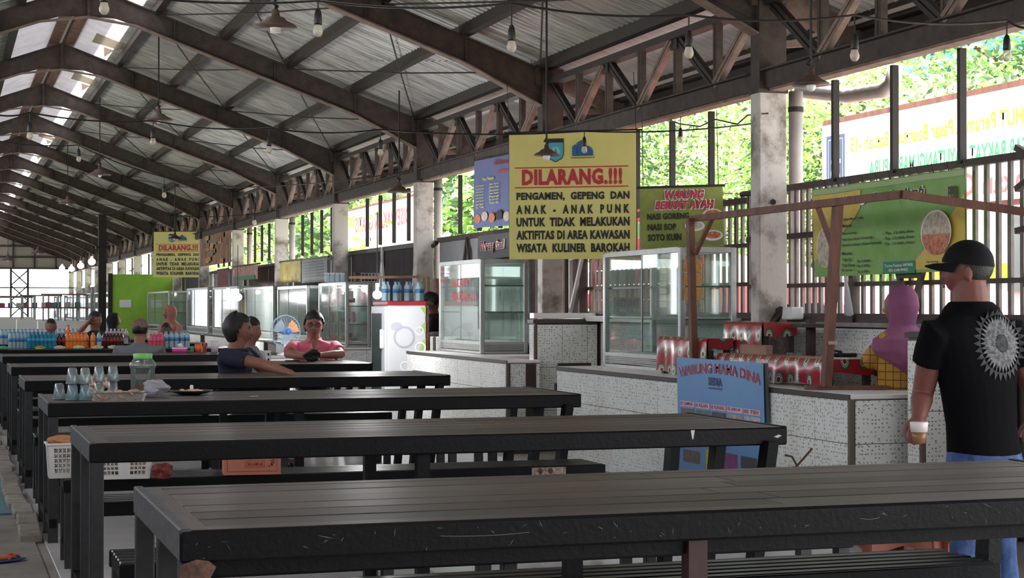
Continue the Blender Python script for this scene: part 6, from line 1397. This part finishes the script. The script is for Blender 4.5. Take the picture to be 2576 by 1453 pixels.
t = thing('drink_cup', 'pale cup with brown drink held low by the man in black', 'cup', ph_); MB().lathe([(.026, -.055), (.034, -.005), (.030, -.005)], n=18).build('drink', mt('brown_drink', (.52, .36, .22), .35), t, smooth=True); MB().lathe([(.036, -.006), (.040, .035), (.038, .037), (.001, .037)], n=18).build('cup_top', mt('pale_cup', (.85, .80, .80), .4), t, smooth=True)
# woman in pink headscarf
d1 = 10.75; q1 = lambda x, y, dd=0: P(x, y, d=d1 + dd)
def checks():
    m = mt('mustard_dress', (.72, .53, .20), .8, 0, .3, 10, (.60, .42, .14)); T = m.node_tree; L = T.links.new; b = T.nodes['Principled BSDF']; src = b.inputs['Base Color'].links[0].from_socket
    g = T.nodes.new('ShaderNodeNewGeometry'); s = T.nodes.new('ShaderNodeSeparateXYZ'); L(g.outputs[0], s.inputs[0])
    def M_(op, a, c):
        n_ = T.nodes.new('ShaderNodeMath'); n_.operation = op
        for i, v_ in enumerate((a, c)):
            if isinstance(v_, (int, float)): n_.inputs[i].default_value = v_
            else: L(v_, n_.inputs[i])
        return n_.outputs[0]
    u = M_('FRACT', M_('MULTIPLY', M_('SUBTRACT', s.outputs[0], M_('MULTIPLY', s.outputs[1], .5)), 20), 0); w = M_('FRACT', M_('MULTIPLY', s.outputs[2], 20), 0)
    mk = M_('MAXIMUM', M_('LESS_THAN', u, .10), M_('LESS_THAN', w, .10)); x = T.nodes.new('ShaderNodeMix'); x.data_type = 'RGBA'; L(mk, x.inputs[0]); L(src, x.inputs[6]); x.inputs[7].default_value = lin((.32, .20, .12)) + (1,); L(x.outputs[2], b.inputs['Base Color']); return m
CHK = checks()
hw = q1(2262, 770); wb = away * .75 - right * .65
t, off, M, r_, b_, nb = person('woman in pink headscarf and mustard checked dress behind the counter', hw, away * .55 - right * .8, wb, q1(2262, 985), CHK, CHK, None, None, False, {-1: (q1(2190, 905, .02), q1(2205, 925, .22), .5), 1: (q1(2318, 900, .05), q1(2300, 930, .2), .5)}, .010, 1.8, .20, 1.0)
HJ = mt('pink_headscarf', (.56, .33, .46), .85, 0, .5, 8, (.46, .25, .38), bump=.3, bs=20)
def scarf(t, off, M, nb, r_, b_, mat, k=.92, drop=.30, wide=.19, vox=.009, back=.04):
    mb = MB(); head_into(mb, M, k=k); mb2 = MB(); hc_ = M.translation; f_ = (M.to_3x3() @ Vector((0, 1, 0)))
    rr = [(hc_ + Vector((0, 0, .135 * k)) - f_ * .01, .02, .02), (hc_ + Vector((0, 0, .12 * k)) - f_ * .01, .06, .07), (hc_ + Vector((0, 0, .07 * k)) - f_ * .012, .088, .102), (hc_ - f_ * .018, .096, .108), (hc_ + Vector((0, 0, -.07 * k)) - f_ * .012, .090, .098), (hc_ + Vector((0, 0, -.12 * k)) - f_ * .01, .088, .09), (nb + Vector((0, 0, .0)), .115, .11), (nb + Vector((0, 0, -.05)), wide * .95, .135), (nb + Vector((0, 0, -.12)) - b_ * .01, wide, .145), (nb + Vector((0, 0, -.19)) - b_ * back, wide * .72, .13), (nb + Vector((0, 0, -.25)) - b_ * back, wide * .38, .125), (nb + Vector((0, 0, -drop)) - b_ * back, wide * .10, .12)]
    n = 40; v = []
    for i, (c, a, d_) in enumerate(rr):
        mixf = min(1, max(0, (i - 4) / 3)); fx = f_.lerp(b_, mixf).normalized(); fx.z = 0; rx = fx.cross(Vector((0, 0, 1))).normalized()
        for j in range(n):
            tt = 2 * PI * j / n; w = 1 + (.035 * math.sin(5 * tt + i * 1.1) + .02 * math.sin(9 * tt - i)) * (1 if i > 4 else .25)
            s_ = math.sin(tt); dd = d_ * (.58 if (s_ > .62 and 2 <= i <= 5) else 1); v.append(c + rx * a * w * math.cos(tt) + fx * dd * w * s_)
    mb2.add(v, [(i * n + j, i * n + (j + 1) % n, (i + 1) * n + (j + 1) % n, (i + 1) * n + j) for i in range(len(rr) - 1) for j in range(n)] + [tuple(range(n - 1, -1, -1)), tuple((len(rr) - 1) * n + j for j in range(n))])
    mb2.v = [tuple(off @ Vector(a)) for a in mb2.v]; o = remesh(mb2, vox, 'headscarf', mat, t, 2)
    return o
scarf(t, off, M, nb, r_, b_, HJ, 1.0, .32, .25, .009, .05)
# fold across the scarf
# man in navy
d2 = 14.55; q2 = lambda x, y, dd=0: P(x, y, d=d2 + dd)
t, off, M, r_, b_, nb = person('man in dark navy t-shirt with thick black hair, seated, arm on the fourth table', q2(603, 830), right * 1.0 - away * .12, right * .92 - away * .25, P(590, 970, d=d2 + .05), mt('navy_tshirt', (.11, .13, .22), .85, 0, .3, 12), None, SKIN, 'bulky', True, {1: (q2(664, 917, -.28), Vector(q2(722, 935, -.42)), .25), -1: (q2(655, 925, .2), q2(690, 940, .3), .4)}, .007, .55, .265, 1.08, detail=True, nk=.068, ak=1.15)
# man in pink
d3 = 18.0; q3 = lambda x, y, dd=0: P(x, y, d=d3 + dd)
tw = (CAM - q3(790, 820)); tw.z = 0; tw.normalize(); 
t, off, M, r_, b_, nb = person('man in pink polo shirt and glasses leaning on the fifth table', q3(790, 818), tw, tw, P(790, 965, d=d3 + .12), mt('pink_polo', (.80, .36, .45), .8, 0, .5, 5, (.88, .55, .60)), None, SKIN, 'short', True, {-1: (q3(858, 890, -.22), q3(806, 893, -.42), .6), 1: (q3(724, 890, -.22), q3(774, 896, -.45), .6)}, .007, .62, .25, 1.2, detail=True, nk=.054, nd=.128, ak=1.15)
o2 = off @ M @ Matrix.Scale(1.2, 4); GM = mt('glasses_black', (.06, .06, .07), .3); m = MB()
for s in (-1, 1):
    m.tube([o2 @ Vector((s * .033 + .021 * math.cos(a), .100 - .0 * abs(math.cos(a)), .002 + .015 * math.sin(a))) for a in [2 * PI * i / 16 for i in range(17)]], .0034, 6); m.tube([o2 @ Vector((s * .054, .099, .006)), o2 @ Vector((s * .076, .04, .008)), o2 @ Vector((s * .08, -.01, .004))], .0022, 5)
m.tube([o2 @ Vector((-.012, .101, .005)), o2 @ Vector((.012, .101, .005))], .002, 5); m.build('glasses', GM, t)
m = MB(); n0 = off @ nb
for s in (-1, 1): m.add([n0 + r_ * s * .075 + Vector((0, 0, .035)), n0 + r_ * s * .085 + Vector((0, 0, -.01)) + b_ * .02, n0 + r_ * s * .05 + b_ * .10 + Vector((0, 0, -.075)), n0 + r_ * s * .012 + b_ * .112 + Vector((0, 0, -.085)), n0 + r_ * s * .035 + b_ * .070 + Vector((0, 0, .0))], [(0, 1, 2, 3, 4)])
MB().add([n0 + r_ * .045 + b_ * .100 + Vector((0, 0, .01)), n0 - r_ * .045 + b_ * .100 + Vector((0, 0, .01)), n0 + b_ * .128 + Vector((0, 0, -.10)), n0 + b_ * .11 + Vector((0, 0, .03))], [(0, 2, 1), (0, 1, 3)]).build('neckline', SKIN, t)
m.build('collar', mt('pink_collar', (.86, .48, .55), .8), t)
pb_ = q3(785, 902, -.62); crumple('black_bag', 'crumpled black bag under the hands of the man in pink', 'bag', Vector((pb_.x, pb_.y, .801)), .10, .06, .055, mt('black_cloth', (.07, .065, .075), .7), 21)
tag(MB().box((0, 0, .006), (.14, .07, .010), bev=.004).build('phone', mt('phone_black', (.05, .05, .06), .2), None, Vector((q3(735, 908, -.55).x, q3(735, 908, -.55).y, .802))), 'black phone lying on the fifth table left of the black bag', 'phone')
# others
grey = mt('grey_shirt', (.42, .44, .46), .85, 0, .4, 20, (.34, .36, .38))
def far(label, px, py_head, Y, face, body, shirt, hair='short', seated=True, k=1.0, arms=None, hz=.52, skin=None, vox=.013, sleeves=.55, sw=.2):
    h = P(px, py_head, Y=Y); hp = Vector((h.x, h.y, hz)); return person(label, h, face, body, hp - Vector(body).normalized() * .06, shirt, None, skin, hair, seated, arms, vox, sleeves, sw, k)
far('man in patterned grey shirt, face half hidden behind the man in navy', 632, 832, 15.75, right * .9 - away * .35, right * .8 - away * .4, mt('patterned_grey', (.36, .36, .40), .8, 0, 1, 60, (.55, .55, .58)), 'short')
r5 = far('man in grey shirt and patterned cap seen from behind at the bottle table', 352, 830, 21.35, away, away, grey, 'low', True, 1.12, None, .52, None, .012, .55, .29)
t, off, M = r5[0], r5[1], r5[2]; o2 = off @ M @ Matrix.Scale(1.13, 4); m = MB()
v = []; n = 24
for i in range(7):
    th = PI / 2 * i / 6
    for j in range(n): ph = 2 * PI * j / n; v.append(o2 @ Vector((.09 * math.sin(th) * math.cos(ph), .105 * math.sin(th) * math.sin(ph), .03 + .098 * math.cos(th))))
m.add(v, [(i * n + j, (i + 1) * n + j, (i + 1) * n + (j + 1) % n, i * n + (j + 1) % n) for i in range(6) for j in range(n)]).build('cap', mt('patterned_cap', (.30, .22, .22), .8, 0, 1, 45, (.55, .40, .38)), t, smooth=True)
MB().ball(o2 @ Vector((.10, .02, .035)), (.085, .055, .008), 14, 6, o2.to_3x3()).build('cap_brim', mt('cap_brim_dark', (.25, .26, .25), .8), t, smooth=True)
h = P(240, 808, Y=24.35); hb = P(222, 806, Y=24.25)
far('man in black shirt raising a hand to his brow beyond the bottle table', 240, 806, 24.4, right * .9 - away * .5, -away * .9 + right * .3, BLK, 'short', True, 1.0, {-1: (h + right * .16 + Vector((0, 0, -.38)), h + right * .02 - away * .2 + Vector((0, 0, -.42)), .5), 1: (h - right * .24 + Vector((0, 0, -.17)), h - right * .06 - away * .10 + Vector((0, 0, .0)), .3)})
far('person with reddish-brown hair, only the head showing above the bottles', 128, 822, 24.6, -away, -away, mt('tan_shirt', (.6, .4, .3), .8), 'low', True, .95)
far('person in dark clothes with bent head left of the woman in brown headscarf', 418, 832, 24.5, -away - right * .3, -away, mt('dark_clothes', (.12, .12, .14), .8), 'low', True, .95, None, .5, mt('skin_dark', (.36, .24, .20), .7))
r6 = far('woman in black headscarf beyond the bottle table', 288, 806, 27.5, right * .8 + away * .3, right * .4 - away, mt('black_robe', (.08, .08, .10), .9), None, True, .92); scarf(r6[0], r6[1], r6[2], r6[5], r6[3], r6[4], mt('black_robe', (0, 0, 0)), vox=.014)
r7 = far('woman in long brown headscarf sitting sideways in front of the cases', 425, 787, 27.7, -right * .9 - away * .35, -right * .5 - away * .8, mt('brown_robe', (.66, .44, .38), .9), None, True, .95, None, .6); scarf(r7[0], r7[1], r7[2], r7[5], r7[3], r7[4], mt('brown_scarf', (.66, .43, .38), .85, 0, .3, 8), .95, .42, .20, .014, 0)
far('man with dark hair bending down behind the fridge', 1086, 760, 20.15, -right * .8 - away * .2 + Vector((0, 0, -.5)), -right, mt('dark_clothes', (0, 0, 0)), 'short', False, 1.0, None, .8)
